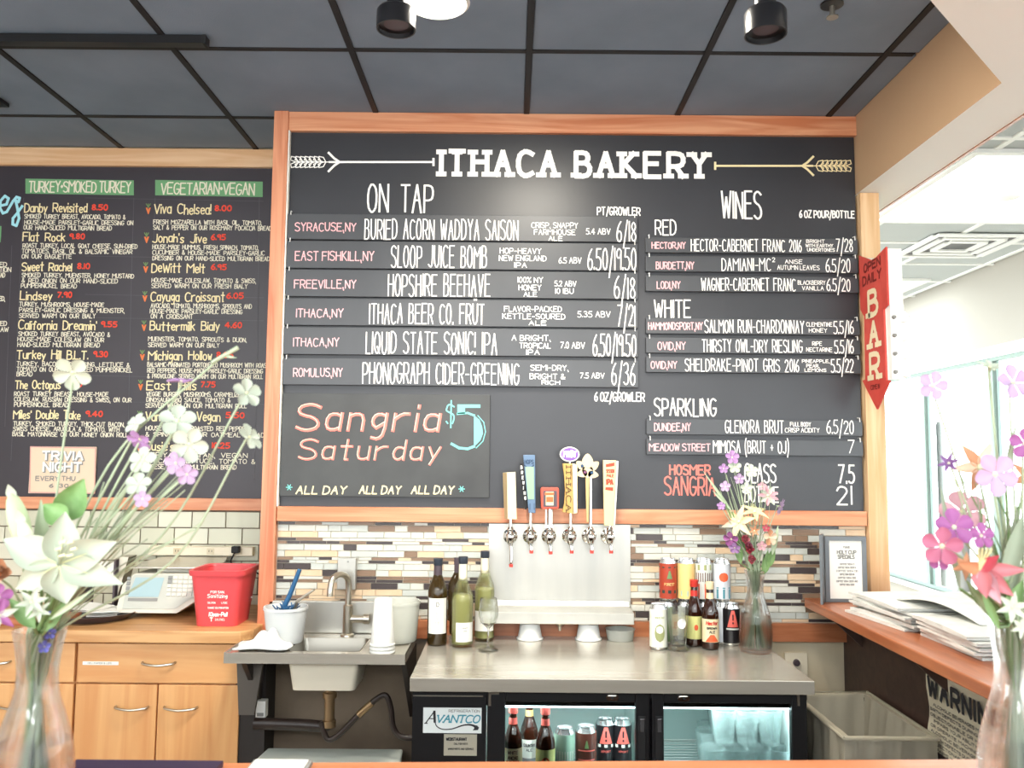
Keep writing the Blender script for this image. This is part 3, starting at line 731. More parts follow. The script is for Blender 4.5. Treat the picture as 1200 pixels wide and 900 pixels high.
E1 = [('Danby Revisited', 29, 102, 238.5, 248.5, '8.50', 108, 126, 240, 246, [('SMOKED TURKEY BREAST, AVOCADO, TOMATO &', 29, 147, 253.6), ('HOUSE-MADE PARSLEY-GARLIC DRESSING ON', 29, 156, 260.5), ('OUR HAND-SLICED MULTIGRAIN BREAD', 28, 131, 266.8)]),
      ('Flat Rock', 27, 76, 273, 282.5, '9.80', 82, 99, 274, 280, [('ROAST TURKEY, LOCAL GOAT CHEESE, SUN-DRIED', 27, 161, 287.8), ('TOMATOES, BASIL OIL & BALSAMIC VINEGAR', 26, 155, 294.2), ('ON OUR BAGUETTE', 26, 84, 300.4)]),
      ('Sweet Rachel', 26, 84, 308, 317.5, '8.10', 91, 105, 309, 315, [('SMOKED TURKEY, MUENSTER, HONEY MUSTARD', 26, 157, 322.5), ('& RED ONION ON OUR HAND-SLICED', 26, 138, 328.8), ('PUMPERNICKEL BREAD', 25, 90, 334.8)]),
      ('Lindsey', 24, 61, 342, 351.5, '7.90', 68, 84, 342.5, 348.5, [('TURKEY, MUSHROOMS, HOUSE-MADE', 23, 122, 356.5), ('PARSLEY-GARLIC DRESSING & MUENSTER,', 23, 146, 363.2), ('SERVED WARM ON OUR BIALY', 23, 112, 369.8)]),
      ("California Dreamin'", 22, 113, 376, 386, '9.55', 119, 137, 377, 383, [('SMOKED TURKEY BREAST, AVOCADO &', 22, 129, 391.2), ('HOUSE-MADE COLESLAW ON OUR', 21, 122, 397.5), ('HAND-SLICED MULTIGRAIN BREAD', 21, 117, 403.8)]),
      ('Turkey Hill B.L.T.', 20, 103, 410.5, 420.5, '9.30', 110, 126, 412, 418, [('TURKEY, BACON & DRESSING, LETTUCE &', 20, 152, 426.5), ('TOMATO ON OUR HAND-SLICED PUMPERNICKEL', 20, 155, 432.6), ('BREAD', 20, 38, 438.3)]),
      ('The Octopus', 18, 71, 446, 455.5, '7.10', 79, 96, 447, 453, [('ROAST TURKEY BREAST, HOUSE-MADE', 17, 127, 461.5), ('COLESLAW, RUSSIAN DRESSING & SWISS, ON OUR', 17, 154, 467.8), ('PUMPERNICKEL BREAD', 17, 80, 474)]),
      ("Miles' Double Take", 16, 94, 481, 490.5, '9.40', 101, 120, 482, 488, [('TURKEY, SMOKED TURKEY, THICK-CUT BACON,', 16, 146, 496.4), ('SWISS CHEESE, ARUGULA & TOMATO, WITH', 16, 140, 502.4), ('BASIL MAYONNAISE ON OUR HONEY ONION ROLL', 15, 150, 508.6)]),
      ('Viva Chelsea!', 181, 247, 239.5, 250.5, '8.00', 252, 271, 241, 247, [('FRESH MOZZARELLA WITH BASIL OIL, TOMATO,', 180, 307, 260.3), ('SALT & PEPPER ON OUR ROSEMARY FOCACCIA BREAD', 180, 318, 266.6)]),
      ("Jonah's Jive", 179, 242, 274, 284, '6.95', 248, 264, 275, 281, [('HOUSE-MADE HUMMUS, FRESH SPINACH, TOMATO,', 179, 303, 289.5), ('CUCUMBER & HOUSE-MADE PARSLEY-GARLIC', 179, 310, 295.9), ('DRESSING ON OUR HAND-SLICED MULTIGRAIN BREAD', 179, 316, 302.5)]),
      ('DeWitt Melt', 178, 240, 308.5, 319, '6.95', 248, 265, 310, 316, [('HOUSE-MADE COLESLAW, TOMATO & SWISS,', 178, 300, 328.5), ('SERVED WARM ON OUR FRESH BIALY', 178, 290, 334.9)]),
      ('Cayuga Croissant', 177, 263, 342.5, 353, '6.05', 266, 285, 343.5, 349.5, [('AVOCADO, TOMATO, MUSHROOMS, SPROUTS AND', 177, 295, 358.3), ('HOUSE-MADE PARSLEY-GARLIC DRESSING', 176, 284, 364.5), ('ON A CROISSANT', 177, 226, 370.8)]),
      ('Buttermilk Bialy', 176, 257, 377, 387, '4.60', 264, 283, 378, 384, [('MUENSTER, TOMATO, SPROUTS & DIJON,', 174, 289, 397.4), ('SERVED WARM ON OUR BIALY', 174, 257, 404.2)]),
      ('Michigan Hollow', 174, 248, 411.5, 421.5, '8.05', 254, 273, 413, 419, [('BALSAMIC-MARINATED PORTOBELLO MUSHROOM WITH ROAST', 173, 315, 427.3), ('RED PEPPERS, HOUSE-MADE PARSLEY-GARLIC DRESSING', 173, 308, 434), ('& PROVOLONE, SERVED WARM ON OUR MULTIGRAIN ROLL', 173, 308, 440.6)]),
      ('East Hills', 172, 230, 446.5, 456.5, '7.75', 236, 252, 447.5, 453.5, [('VEGGIE BURGER, MUSHROOMS, CARAMELIZED', 172, 285, 461.8), ('DINOSAUR BBQ SAUCE, TOMATO &', 172, 270, 468.4), ('SERVED WARM ON OUR MULTIGRAIN ROLL', 171, 289, 475)]),
      ("Van Dorn's Vegan", 171, 258, 482.5, 493, '5.50', 265, 286, 483.5, 489.5, [('HOUSE HUMMUS, ROASTED RED PEPPERS', 171, 295, 501.8), ('& SPINACH ON OUR OATMEAL BREAD', 171, 310, 508.8)]),
      ("Susie's Queen", 170, 242, 518, 528, '10.25', 249, 269, 519, 525, [('TERIYAKI SEITAN, VEGAN', 170, 290, 533), ('AVOCADO, LETTUCE, TOMATO &', 170, 299, 539.8), ('CHEESE, ON OUR MULTIGRAIN BREAD', 170, 277, 546.8)])]
for i, (tt, a, b, y0, y1, pz, c, d, e, f_, ls) in enumerate(E1):
    ti.text(tt, a, b, y0, y1, .72, gap=1.7, jit=.5, space=6); pr.text(pz, c, d, e, f_, .8, jit=.2)
    for s_, p0, p1, yc in ls: de.text(s_, p0, p1, yc - 2.5, yc + 2.4, .44, gap=1.9, jit=.5, space=7)
    if i >= 8:
        cx, cy = a - 7, (y0 + y1) / 2
        ca.poly([(cx - 3, cy - 1.5), (cx - 1, cy - 1.5), (cx, cy + 1), (cx + 1, cy - 1.5), (cx + 3, cy - 1.5), (cx + .5, cy + 6), (cx - .5, cy + 6)])
        for q in (-2.4, 0, 2.4): cg.line([(cx, cy - 1.8), (cx + q, cy - 6)], .55)
for s_, a, b, y in (('SLICED', -14, 8, 310), ('SELECTION', -22, 13, 316), ('BREAD', -8, 6, 322.5), ('RED,', -4, 6, 350), ('CHEESED', -20, 8, 379), ('COLESLAW', -24, 10, 386)): de.text(s_, a, b, y - 2.6, y + 2.5, .5, gap=1.7)
ti.done('title_lettering', M['cream'], t); de.done('lettering', M['bone'], t); pr.done('price_lettering', M['redink'], t); ca.done('carrot_mark', M['orange'], t); cg.done('carrot_top', M['stemd'], t)
w = Ink('Y', YL, .002); w.strokes([[(-6, 1.5), (0, 3), (4, 3.6), (5, 6), (2.6, 7), (0, 5), (0, 2), (2, 0), (4.4, .6), (8, 5), (10, 6.6), (12, 6.2), (11.4, 4.6), (9.6, 5.2), (11, 2), (12.4, -2), (11, -5), (8.6, -4.4), (8.6, -2), (11, 0), (14, 3)]], 14, 0, 26, 224, 250, 1.6)
w.done('script_lettering', M['sky'], t)
# trivia card
X0, Z1 = XZ(36, 523, YL - .01); X1, _ = XZ(113, 523, YL - .01); _, Z0 = XZ(36, 578, YL - .01)
cd = thing('trivia_card', 'cream card with pink border reading TRIVIA NIGHT on the sandwich board', 'sign', ((X0 + X1) / 2, YL, Z0))
box('card', X0, X1, YL - .008, YL - .002, Z0, Z1, mat('card_cream', '#ecd3b8', .7), cd)
w = Ink('Y', YL - .008); w.line([(36, 523.5), (112, 525), (111, 578), (35, 577), (36, 523.5)], .6); w.done('border', mat('card_border', '#dca79c', .7), cd)
w = Ink('Y', YL - .008); w.text('TRIVIA', 51, 98, 530, 539.5, 1.6, jit=0); w.text('NIGHT', 52, 96, 543, 553, 1.6, jit=0); w.text('EVERY THU', 42, 88, 558, 563, .5); w.text('@ 6:30', 50, 80, 567, 571, .5); w.done('shadow_lettering', M['inkg'], cd)
w = Ink('Y', YL - .008, .0025); w.text('TRIVIA', 50, 97, 529, 538.5, 1.15, jit=0); w.text('NIGHT', 51, 95, 542, 552, 1.15, jit=0); w.done('lettering', M['white'], cd)

# ================================================================ tiled backsplash
MC = [mat('tile_' + n, c, r, noise=c2_, nscale=(15, 15, 15)) for n, c, c2_, r in (('marble', '#d6d4c8', '#c6c5ba', .3), ('pale_grey', '#c5c8c1', '#b4b9b3', .3), ('peach', '#dcc5a7', '#cfb18f', .35), ('taupe', '#8d7460', '#7f6754', .3), ('charcoal', '#4d4545', '#423b3b', .25))]
zA = XZ(660, 613, YM)[1]; per = .0785
zE = 0.955
gr = box('tile_grout', -.94, 1.428, YM + .004, YM + .019, zE, zA, mat('grout', '#c9c0ae', .8), wb)
rt = random.Random(11); thin = BM(); thinb = [BM() for _ in MC]
z = zA - .003; row = 0
covered = lambda a, b, z_: a > -.09 and b < .475 and z_ > .99
while z > zE + .02:
    for kind in ('T', 't', 'W', 'W', 't'):
        if kind == 'T': continue
        h = .0255 if kind == 'W' else .0125
        if z - h < zE: break
        x = -.938 - rt.uniform(0, .08)
        while x < 1.425:
            if kind == 'W': L = rt.choice((.052, .107, .107, .107)); ci = rt.choices((0, 1, 2, 3, 4), (5, 4, 3, 2.2, 1.7))[0]
            else: L = rt.choice((.052, .107, .107)); ci = rt.choices((0, 1, 2, 3, 4), (1.5, 1, 1, 3, 4))[0]
            a, b = max(x, -.936), min(x + L, 1.426)
            if b - a > .012 and not covered(a, b, z):
                g = .0012
                if kind == 'W':
                    if abs(b - a - L) < 1e-4: a_, b_ = a, b
                    place('tile', tile_box('tile', round(b - a, 3) - 2 * g, .007, h - 2 * g, MC[ci], .0007), ((a + b) / 2, YM + .002 - rt.uniform(0, .0012), z - h / 2), wb)
                else: bx(thinb[ci], a + g, b - g, YM - .001, YM + .005, z - h + g, z - g)
            x += L
        z -= h
for i, bm in enumerate(thinb): o = obj('thin_tile_rows', bm, MC[i], wb); o['kind'] = 'stuff'
struct(box('trim_3', -.60, XW - .02, YM - .016, YM + .019, .885, zE, M['ledgex']))
# white brick-bond tiles on the recessed wall
gz1 = zb0 - .002
box('tile_grout', -2.6, -.956, YL + .001, YL + .012, .935, gz1, mat('dark_grout', '#75685a', .8), wl)
z = gz1 - .004; k = 0; mt = [mat('wall_tile_%s' % n, c, .22) for n, c in (('a', '#cfcfba'), ('b', '#d6d5c2'), ('c', '#c8c8b2'))]
row = 0
while z > .97:
    h = .0735; x = -2.6 + (0 if row % 2 else -.076) + .012
    while x < -.96:
        a, b = max(x, -2.6), min(x + .153, -.958)
        if b - a > .02: place('tile', tile_box('wall_tile', round(b - a, 3) - .005, .01, h - .005, mt[k % 3], .001), ((a + b) / 2, YL - .002, z - h / 2), wl)
        x += .153; k += 1 + (k % 2)
    z -= h; row += 1
box('trim_tile_left', -2.61, -2.6, YL - .01, YL + .01, .935, gz1, M['pine']) ['kind'] = 'structure'
# ================================================================ helpers for small goods
def cyl(bm, c, r, h, n=24): return lathe(bm, [(0, 0), (r, 0), (r, h), (0, h)], c, n)
def arch_handle(parent, cx, yf, cz, w=.062):
    bm = BM(); tube(bm, smoothpath([(cx - w, yf, cz + .004), (cx - w * .85, yf - .016, cz + .001), (cx, yf - .026, cz - .003), (cx + w * .85, yf - .016, cz + .001), (cx + w, yf, cz + .004)], 4), .0045, 8)
    return obj('handle', bm, M['brushed'], parent, True)
def band(bm, c, r, z0, z1, a0, a1, n=16):          # strip of a cylinder wall, angle 0 faces the camera side (-Y)
    c = Vector(c); A = []; 
    for z in (z0, z1): A.append([bm.verts.new((c.x + r * math.sin(a0 + (a1 - a0) * k / n), c.y - r * math.cos(a0 + (a1 - a0) * k / n), c.z + z)) for k in range(n + 1)])
    for k in range(n): bm.faces.new((A[0][k], A[0][k + 1], A[1][k + 1], A[1][k]))
def wrap_text(bm, t, c, r, zb, h, width, hw, a0=None, serif=0, slant=0, gap=2.2):
    a0 = -width / 2 / r if a0 is None else a0 - width / 2 / r
    flat_text(bm, t, (c[0], c[1], c[2] + zb), (1, 0, 0), (0, 0, 1), hw, fitw=width, h=h, curve=(c, r, a0), serif=serif, slant=slant, gap=gap)

# ================================================================ left cabinets and butcher-block counter
ZC = .94; YC = 3.285; xr = onY(282, 745, YC).x
t = thing('countertop', 'butcher block wooden countertop under the scale and red bucket', 'countertop', ((-2.6 + xr) / 2, 3.6, ZC - .046))
bm = BM(); prism(bm, [(-2.6, YC, ZC - .046), (xr - .0, YC, ZC - .046), (xr + .035, YC + .05, ZC - .046), (xr + .05, YL - .02, ZC - .046), (-2.6, YL - .02, ZC - .046)], (0, 0, .046))
obj('slab', bm, M['butcher'], t, bevel=.004)
yf = 3.32
def cabinet(xa, xb, lab, sticker, doors=2):
    t = thing('cabinet', lab, 'cabinet', ((xa + xb) / 2, 3.6, 0), 'maple base cabinets')
    bm = BM(); bx(bm, xa, xb, yf + .02, YL - .03, .09, ZC - .048); bx(bm, xa + .02, xb - .02, yf + .07, YL - .05, 0, .09); obj('body', bm, M['maple'], t)
    zd1, zd0 = ZC - .055, onY(150, 800, yf).z
    d = box('drawer', xa + .004, xb - .004, yf, yf + .019, zd0, zd1, M['mapleh'], t, .0015)
    arch_handle(d, (xa + xb) / 2, yf, (zd0 + zd1) / 2)
    if sticker:
        sx0, sx1 = onY(97, 777, yf).x, onY(139, 777, yf).x; sz = onY(118, 777, yf).z
        lb = box('label_sticker', sx0, sx1, yf - .0015, yf - .0002, sz - .007, sz + .006, M['paper'], d)
        b_ = BM(); flat_text(b_, 'DELI PAPER & LIDS', (sx0 + .02, yf - .0022, sz - .003), (1, 0, 0), (0, 0, 1), .0005, fitw=.09, h=.006); obj('lettering', b_, M['inkg'], d)['kind'] = 'stuff'
    zt_ = zd0 - .007; w = (xb - xa) / doors
    for k in range(doors):
        a = xa + k * w; dd = box('door', a + .003, a + w - .003, yf, yf + .019, .1, zt_, M['maple'], t, .0015)
        arch_handle(dd, a + w * (.70 if k == 0 else .29), yf, onY(150, 829, yf).z)
x88 = onY(89.5, 780, yf).x
cabinet(x88, xr - .005, 'maple base cabinet with two doors and small label strip on its drawer', True)
cabinet(x88 - .62, x88 - .004, 'maple base cabinet behind the glass vase at lower left', False)
cabinet(x88 - 1.24, x88 - .624, 'maple base cabinet outside the left edge of the picture', False)

# label scale
t = thing('label_scale', 'cream counter scale with keypad, small screen and steel platter', 'scale', (-1.48, 3.65, ZC))
XL = lambda px, Y: (px - 600) / 1000 * Y + .0
def sl(px, v):            # point on the sloping keypad: v 0 bottom .. 1 top
    Y = 3.50 + .12 * v; z = ZC + .022 + .145 * v; return Vector(((px - 597.5) / 1000 * Y, Y, z))
bm = BM()
prof = [(144, .12), (147, .02), (214, .02), (236, .32), (252, .36), (252, 1), (163, 1), (150, .7)]
front = [sl(*q) for q in prof]; back = [Vector((p.x, 3.84, max(p.z, ZC + .03))) for p in front]
prism(bm, front, (0, 0, 0)) if 0 else None
A = [bm.verts.new(p) for p in front]; B = [bm.verts.new(p) for p in back]; bm.faces.new(A); bm.faces.new(B[::-1])
for k in range(len(A)): bm.faces.new((A[k], B[k], B[(k + 1) % len(A)], A[(k + 1) % len(A)]))
obj('housing', bm, M['scale'], t, bevel=.006)
bm = BM(); n_ = Vector((0, -.77, .63)) * .0035
quad = lambda pts, e=0: bm.faces.new([bm.verts.new(sl(*q) + n_ * (1 + e)) for q in pts])
quad([(152, .12), (212, .12), (232, .4), (240, .42), (240, .95), (164, .95), (156, .65)]); obj('face_plate', bm, M['scaleface'], t)
bm = BM(); quad([(158, .4), (193, .4), (199, .88), (166, .88)], .6); obj('screen', bm, M['lcd'], t)
bm = BM(); quad([(158, .3), (192, .3), (192.6, .37), (158.6, .37)], .6); obj('label_strip', bm, M['inkg'], t)
for i in range(6):
    for j in range(5):
        v = .42 + .105 * j; px = 201 + 6.0 * i + v * 3
        if px > 236: continue
        bm = BM(); c = [sl(px, v), sl(px + 4.6, v), sl(px + 5, v + .08), sl(px + .4, v + .08)]
        prism(bm, [q + n_ * 1.1 for q in c], n_ * 1.2); obj('key', bm, M['keyg'] if (i, j) in ((0, 4), (0, 3), (5, 2)) else M['key'], t)
for j in range(4):
    v = .45 + .12 * j; bm = BM(); c = [sl(153 + v * 4, v), sl(157 + v * 4, v), sl(157.6 + v * 4, v + .08), sl(153.6 + v * 4, v + .08)]
    prism(bm, [q + n_ * 1.1 for q in c], n_ * 1.2); obj('key', bm, M['keyg'], t)
bm = BM(); zp = ZC + .185
prism(bm, [(-1.60, 3.63, zp), (-1.28, 3.63, zp), (-1.22, 3.66, zp), (-1.26, 3.86, zp + .02), (-1.54, 3.86, zp + .02), (-1.62, 3.66, zp)], (0, 0, .008)); obj('platter', bm, M['steel'], t, bevel=.003)
box('platter_support', -1.5, -1.32, 3.68, 3.8, ZC + .16, zp, M['scale'], t)
# receipt roll and bracket
c = Vector((-1.735, 3.70, 1.10))
t = thing('paper_roll_holder', 'white paper roll on a dark bracket left of the scale', 'paper roll', (c.x, c.y, ZC))
bm = BM(); lathe(bm, [(0, -.065), (.045, -.065), (.045, .065), (0, .065)], c, 24, 'X'); obj('paper_roll', bm, M['paper'], t, True)
bm = BM(); bx(bm, c.x + .068, c.x + .076, 3.64, 3.76, ZC, 1.16); bx(bm, c.x - .076, c.x - .068, 3.64, 3.76, ZC, 1.12); bx(bm, c.x - .076, c.x + .076, 3.66, 3.76, ZC, ZC + .008); obj('bracket', bm, M['foild'], t)
bm = BM(); prism(bm, [(c.x + .08, 3.66, 1.17), (c.x + .12, 3.66, 1.17), (c.x + .08, 3.66, 1.0)], (0, .08, 0)); obj('tear_bar', bm, M['brushed'], t)
# tray with papers
c = Vector((-1.68, 3.52, ZC))
t = thing('serving_tray', 'dark oval tray partly hidden by the bouquet left of the scale', 'tray', (c.x, c.y, ZC))
bm = BM(); lathe(bm, [(0, .0), (.12, 0), (.17, .03), (.175, .03), (.125, -.0), (.12, .006), (0, .006)], (c.x, c.y, ZC + .001), 28); obj('tray', bm, M['foild'], t, True)
r_ = random.Random(5)
for k in range(5):
    bm = BM(); a = r_.uniform(0, 3); u = Vector((math.cos(a), math.sin(a) * .6, 0)) * .085; v = Vector((-math.sin(a), math.cos(a) * .6, 0)) * .06; z = ZC + .014 + .007 * k
    o_ = Vector((c.x + r_.uniform(-.03, .04), c.y + r_.uniform(-.02, .02), z))
    prism(bm, [o_ - u - v, o_ + u - v, o_ + u + v + Vector((0, 0, .012)), o_ - u + v], (0, 0, .003)); tag(obj('paper_sheet', bm, M['paper'], loc=o_), 'loose white paper sheet in the heap on the dark tray', 'paper', 'paper sheets on the tray')
# cutting board
tag(box('cutting_board', -2.0, -1.72, 3.36, 3.5, ZC, ZC + .03, M['ledgex'], None, .004, loc=(-1.86, 3.45, ZC)), 'small reddish wooden board behind the left vase on the counter', 'board')
# power strip on tiled wall
a, b = onY(175, 645, YL - .03), onY(297, 645, YL - .03)
t = thing('power_strip', 'long cream outlet strip on the white tiled wall', 'power strip', ((a.x + b.x) / 2, YL, a.z - .02))
box('housing', a.x, b.x, YL - .045, YL - .0075, a.z - .02, a.z + .02, mat('ivory_plastic', '#e7dcc3', .5), t, .003)
for f_ in (.28, .6, .87):
    x = a.x + (b.x - a.x) * f_
    s_ = box('socket', x - .016, x + .016, YL - .048, YL - .044, a.z - .013, a.z + .013, M['beige'], t)
    for q in (-.006, .006): box('slot', x + q - .0012, x + q + .0012, YL - .0486, YL - .0475, a.z - .003, a.z + .006, M['ink'], s_)
pl = onY(277, 644, YL - .06)
t = thing('plugged_charger', 'black plug and cord hanging from the cream outlet strip', 'cord', (pl.x, pl.y, pl.z))
bm = BM(); bx(bm, pl.x - .016, pl.x + .016, YL - .085, YL - .049, pl.z - .014, pl.z + .016); obj('plug', bm, M['blackm'], t, bevel=.004)
bm = BM(); tube(bm, smoothpath([(pl.x - .004, YL - .07, pl.z - .012), (pl.x - .02, YL - .06, pl.z - .06), (pl.x + .05, YL - .05, pl.z - .085), (pl.x + .13, YL - .06, pl.z - .13), (pl.x + .14, YL - .07, ZC + .01)]), .0035, 6); obj('cord', bm, M['blackm'], t, True)
# red bucket
t = thing('sanitizer_pail', 'red plastic pail with white printing at the end of the wooden counter', 'pail', (-1.14, 3.46, ZC))
def taper(z0, z1, b, tp, th=.004, bev=.03, hollow=False):       # open tapered box: b, tp = (x0,x1,y0,y1)
    bm = BM(); L = []
    def ring(r, z, ins=0):
        x0, x1, y0, y1 = r; x0 += ins; x1 -= ins; y0 += ins; y1 -= ins; out = []
        for (cx, cy, a) in ((x1 - bev, y1 - bev, 0), (x0 + bev, y1 - bev, 90), (x0 + bev, y0 + bev, 180), (x1 - bev, y0 + bev, 270)):
            for q in range(5): aa = math.radians(a + q * 22.5); out.append(bm.verts.new((cx + bev * math.cos(aa), cy + bev * math.sin(aa), z)))
        return out
    R = [ring(b, z0), ring(tp, z1), ring(tp, z1, th), ring(b, z0 + th, th)]
    for A, B in zip(R, R[1:]):
        for k in range(len(A)): bm.faces.new((A[k], A[(k + 1) % len(A)], B[(k + 1) % len(A)], B[k]))
    
    if not hollow: bm.faces.new(R[0][::-1]); bm.faces.new(R[-1])
    else:
        for k in range(len(R[0])): bm.faces.new((R[3][k], R[3][(k + 1) % len(R[0])], R[0][(k + 1) % len(R[0])], R[0][k]))
    return bm
PB, PT = (-1.222, -1.062, 3.375, 3.56), (-1.243, -1.038, 3.352, 3.585)
bm = taper(ZC + .001, ZC + .214, PB, PT); obj('pail_body', bm, M['redp'], t, True)
bm = BM(); 
for e in (0, 1):
    pass
bm.free()
bm = taper(ZC + .196, ZC + .216, (PT[0] - .006, PT[1] + .006, PT[2] - .006, PT[3] + .006), (PT[0] - .009, PT[1] + .009, PT[2] - .009, PT[3] + .009), .012, .034, True)
obj('rim', bm, M['redp'], t, True)
bm = BM(); cyl(bm, (0, 0, 0), .004, .006, 12); bmesh.ops.rotate(bm, verts=bm.verts, matrix=Matrix.Rotation(PI / 2, 3, 'Y')); bmesh.ops.translate(bm, verts=bm.verts, vec=(-1.05, 3.52, ZC + .09)); obj('rivet', bm, M['whitep'], t)
bm = BM(); slope = Vector((0, -.023 / .213, 1)).normalized()
def onpail(s_, px0, px1, yt, yb, hw, **k):
    a = onY(px0, yb, 3.37); b = onY(px1, yb, 3.37); h = (yb - yt) * 3.37 / 1000
    y = 3.375 - .023 * (a.z - ZC) / .213 - .0015
    flat_text(bm, s_, (a.x, y, a.z), (1, 0, 0), slope, hw, fitw=b.x - a.x, h=h, **k)
onpail('FOR SAN.', 248, 264, 692, 694.5, .0009); onpail('Sanitizing', 244, 267, 696, 700, .0011, slant=.1); onpail('SOLUTION', 244, 253, 705, 707, .0006); onpail('USE', 260, 267, 705, 707, .0006)
onpail('CHANGE SOLUTION OFTEN', 244, 268, 711, 713, .0006); onpail('Kleen-Pail', 245, 266, 717.5, 722, .0017, slant=.15); onpail('T', 246, 249, 724, 728, .002); onpail('2.8 LITRES', 252, 263, 725, 727.3, .0006)
obj('lettering', bm, M['white'], t)['kind'] = 'stuff'

# ================================================================ hand sink
ZS = .905
t = thing('hand_sink', 'stainless steel hand sink counter between wood cabinet and bar counter', 'sink', (-.69, 3.25, .6))
X0, X1, Y0, Y1 = -1.005, -.368, 3.075, 3.462; hx0, hx1, hy0, hy1 = -.80, -.535, 3.125, 3.36
bm = BM()
for (a, b, c_, d) in ((X0, X1, Y0, hy0), (X0, X1, hy1, Y1 - .02), (X0, hx0, hy0, hy1), (hx1, X1, hy0, hy1)): bx(bm, a, b, c_, d, ZS - .004, ZS)
bx(bm, X0, X1, Y0 - .002, Y0 + .006, ZS - .032, ZS + .004); bx(bm, X1 - .004, X1, Y0, Y1 - .02, ZS - .03, ZS + .006); bx(bm, X0, X0 + .004, Y0, 3.27, ZS - .03, ZS + .006)
obj('deck', bm, M['steel'], t)
bm = BM(); bx(bm, -.955, X1, Y1 - .022, Y1 - .002, ZS, 1.03); obj('backsplash', bm, M['steelv'], t, bevel=.004)
bm = taper(ZS - .14, ZS - .002, (hx0 + .02, hx1 - .02, hy0 + .015, hy1 - .02), (hx0, hx1, hy0, hy1), .003, .02); obj('basin', bm, M['basin'], t, True)
bm = taper(ZS - .13, ZS, (hx0 + .024, hx1 - .024, hy0 + .019, hy1 - .024), (hx0 + .004, hx1 - .004, hy0 + .004, hy1 - .004), .001, .02); obj('basin_lining', bm, M['steeld'], t, True)
bm = BM(); cyl(bm, (-.667, 3.245, ZS - .128), .02, .004, 16); obj('drain', bm, M['chrome'], t, True)
for nm, x in (('bracket', -.955), ('bracket', -.385)):
    bm = BM(); prism(bm, [(x, Y0 + .03, ZS - .035), (x, Y1 - .02, ZS - .035), (x, Y1 - .02, .6), (x, Y1 - .06, .6)], (.018, 0, 0)); obj(nm, bm, M['pipe'], t)
bm = BM(); hexa(bm, [(-.985, 3.2, .66), (-.93, 3.2, .66), (-.93, 3.22, .66), (-.985, 3.22, .66), (-1.0, 3.2, .865), (-.90, 3.2, .865), (-.90, 3.22, .865), (-1.0, 3.22, .865)]); obj('support_plate', bm, mat('support_grey', '#56504a', .5), t)
# plumbing
c = onY(385, 813, 3.22)
t = thing('drain_pipe', 'dark drain pipe with brass tailpiece under the hand sink', 'pipe', (c.x, 3.22, .6))
zt = ZS - .142
bm = BM(); lathe(bm, [(0, 0), (.02, 0), (.02, -.03), (.026, -.032), (.026, -.05), (.019, -.052), (.019, -.13), (.025, -.132), (.025, -.155), (0, -.155)], (c.x, 3.245, zt), 20); obj('tailpiece', bm, M['brass'], t, True)
a = onY(298, 849, 3.245); bm = BM(); tube(bm, smoothpath([(a.x, 3.245, a.z + .004), (c.x - .1, 3.245, a.z), (c.x - .02, 3.245, a.z - .004), (c.x, 3.245, a.z + .01)], 4), .021, 14); obj('waste_pipe', bm, M['pipe'], t, True)
P_ = [onY(*q, 3.23) for q in ((376, 846), (384, 866), (398, 860), (420, 838), (440, 820), (452, 815), (458, 830), (461, 852), (470, 863), (489, 865))]
bm = BM(); tube(bm, smoothpath(P_, 6), .0105, 10); obj('hose', bm, M['pipe'], t, True)
bm = BM(); tube(bm, [P_[3], P_[3].lerp(P_[4], .8)], .013, 10); obj('hose_coupling', bm, M['brass'], t, True)
t = thing('soap_box', 'small white box on the dark wall left of the drain pipe', 'box', (-.965, 3.3, .72))
a = onY(301, 840, 3.3); b = onY(313, 820, 3.3); bm = BM(); bx(bm, a.x, b.x, 3.28, 3.32, a.z, b.z); obj('case', bm, M['whitep'], t, bevel=.003); bm = BM(); bx(bm, a.x + .006, b.x - .006, 3.277, 3.281, a.z + .008, a.z + .02); obj('slot', bm, M['inkg'], t)
struct(box('trim_4', -.955, -.33, YM - .004, YM + .015, 0, .88, M['baypanel']))
struct(box('trim_5', -1.04, -.925, 3.33, YM + .01, 0, .86, M['darkbay']))
# white bin below
t = thing('storage_bin', 'white lidded bin on the floor under the hand sink', 'bin', (-.66, 3.22, 0))
bm = taper(.001, .47, (-.87, -.45, 3.14, 3.34), (-.90, -.42, 3.12, 3.36), .004, .03); obj('body', bm, M['whitep'], t, True)
bm = BM(); pr_ = [(-.925, 3.09), (-.40, 3.09), (-.385, 3.12), (-.405, 3.37), (-.92, 3.37), (-.94, 3.12)]; prism(bm, [(x, y, .472) for x, y in pr_], (0, 0, .018)); obj('lid', bm, mat('bin_lid', '#d5dcd2', .45), t, bevel=.006)
# faucet
c = onY(407, 745, 3.40); c.z = ZS
t = thing('faucet', 'brushed steel gooseneck faucet on the hand sink', 'faucet', (c.x, 3.40, ZS))
bm = BM(); lathe(bm, [(0, 0), (.028, 0), (.026, .006), (.0185, .01), (.0185, .115), (.013, .12), (0, .12)], (c.x, 3.40, ZS), 24); obj('body', bm, M['brushed'], t, True)
z1 = onY(406, 672, 3.38).z; bm = BM()
tube(bm, smoothpath([(c.x, 3.40, ZS + .11), (c.x, 3.40, z1 - .045), (c.x - .008, 3.385, z1 - .012), (c.x - .026, 3.35, z1), (c.x - .045, 3.31, z1 - .012), (c.x - .05, 3.295, z1 - .05), (c.x - .05, 3.293, z1 - .075)], 5), .0115, 14); obj('spout', bm, M['brushed'], t, True)
zh = onY(430, 726, 3.39).z; bm = BM(); lathe(bm, [(0, 0), (.014, 0), (.014, .05), (.019, .052), (.019, .075), (.008, .078), (0, .078)], (c.x + .01, 3.40, zh), 18, 'X'); obj('lever', bm, M['brushed'], t, True)
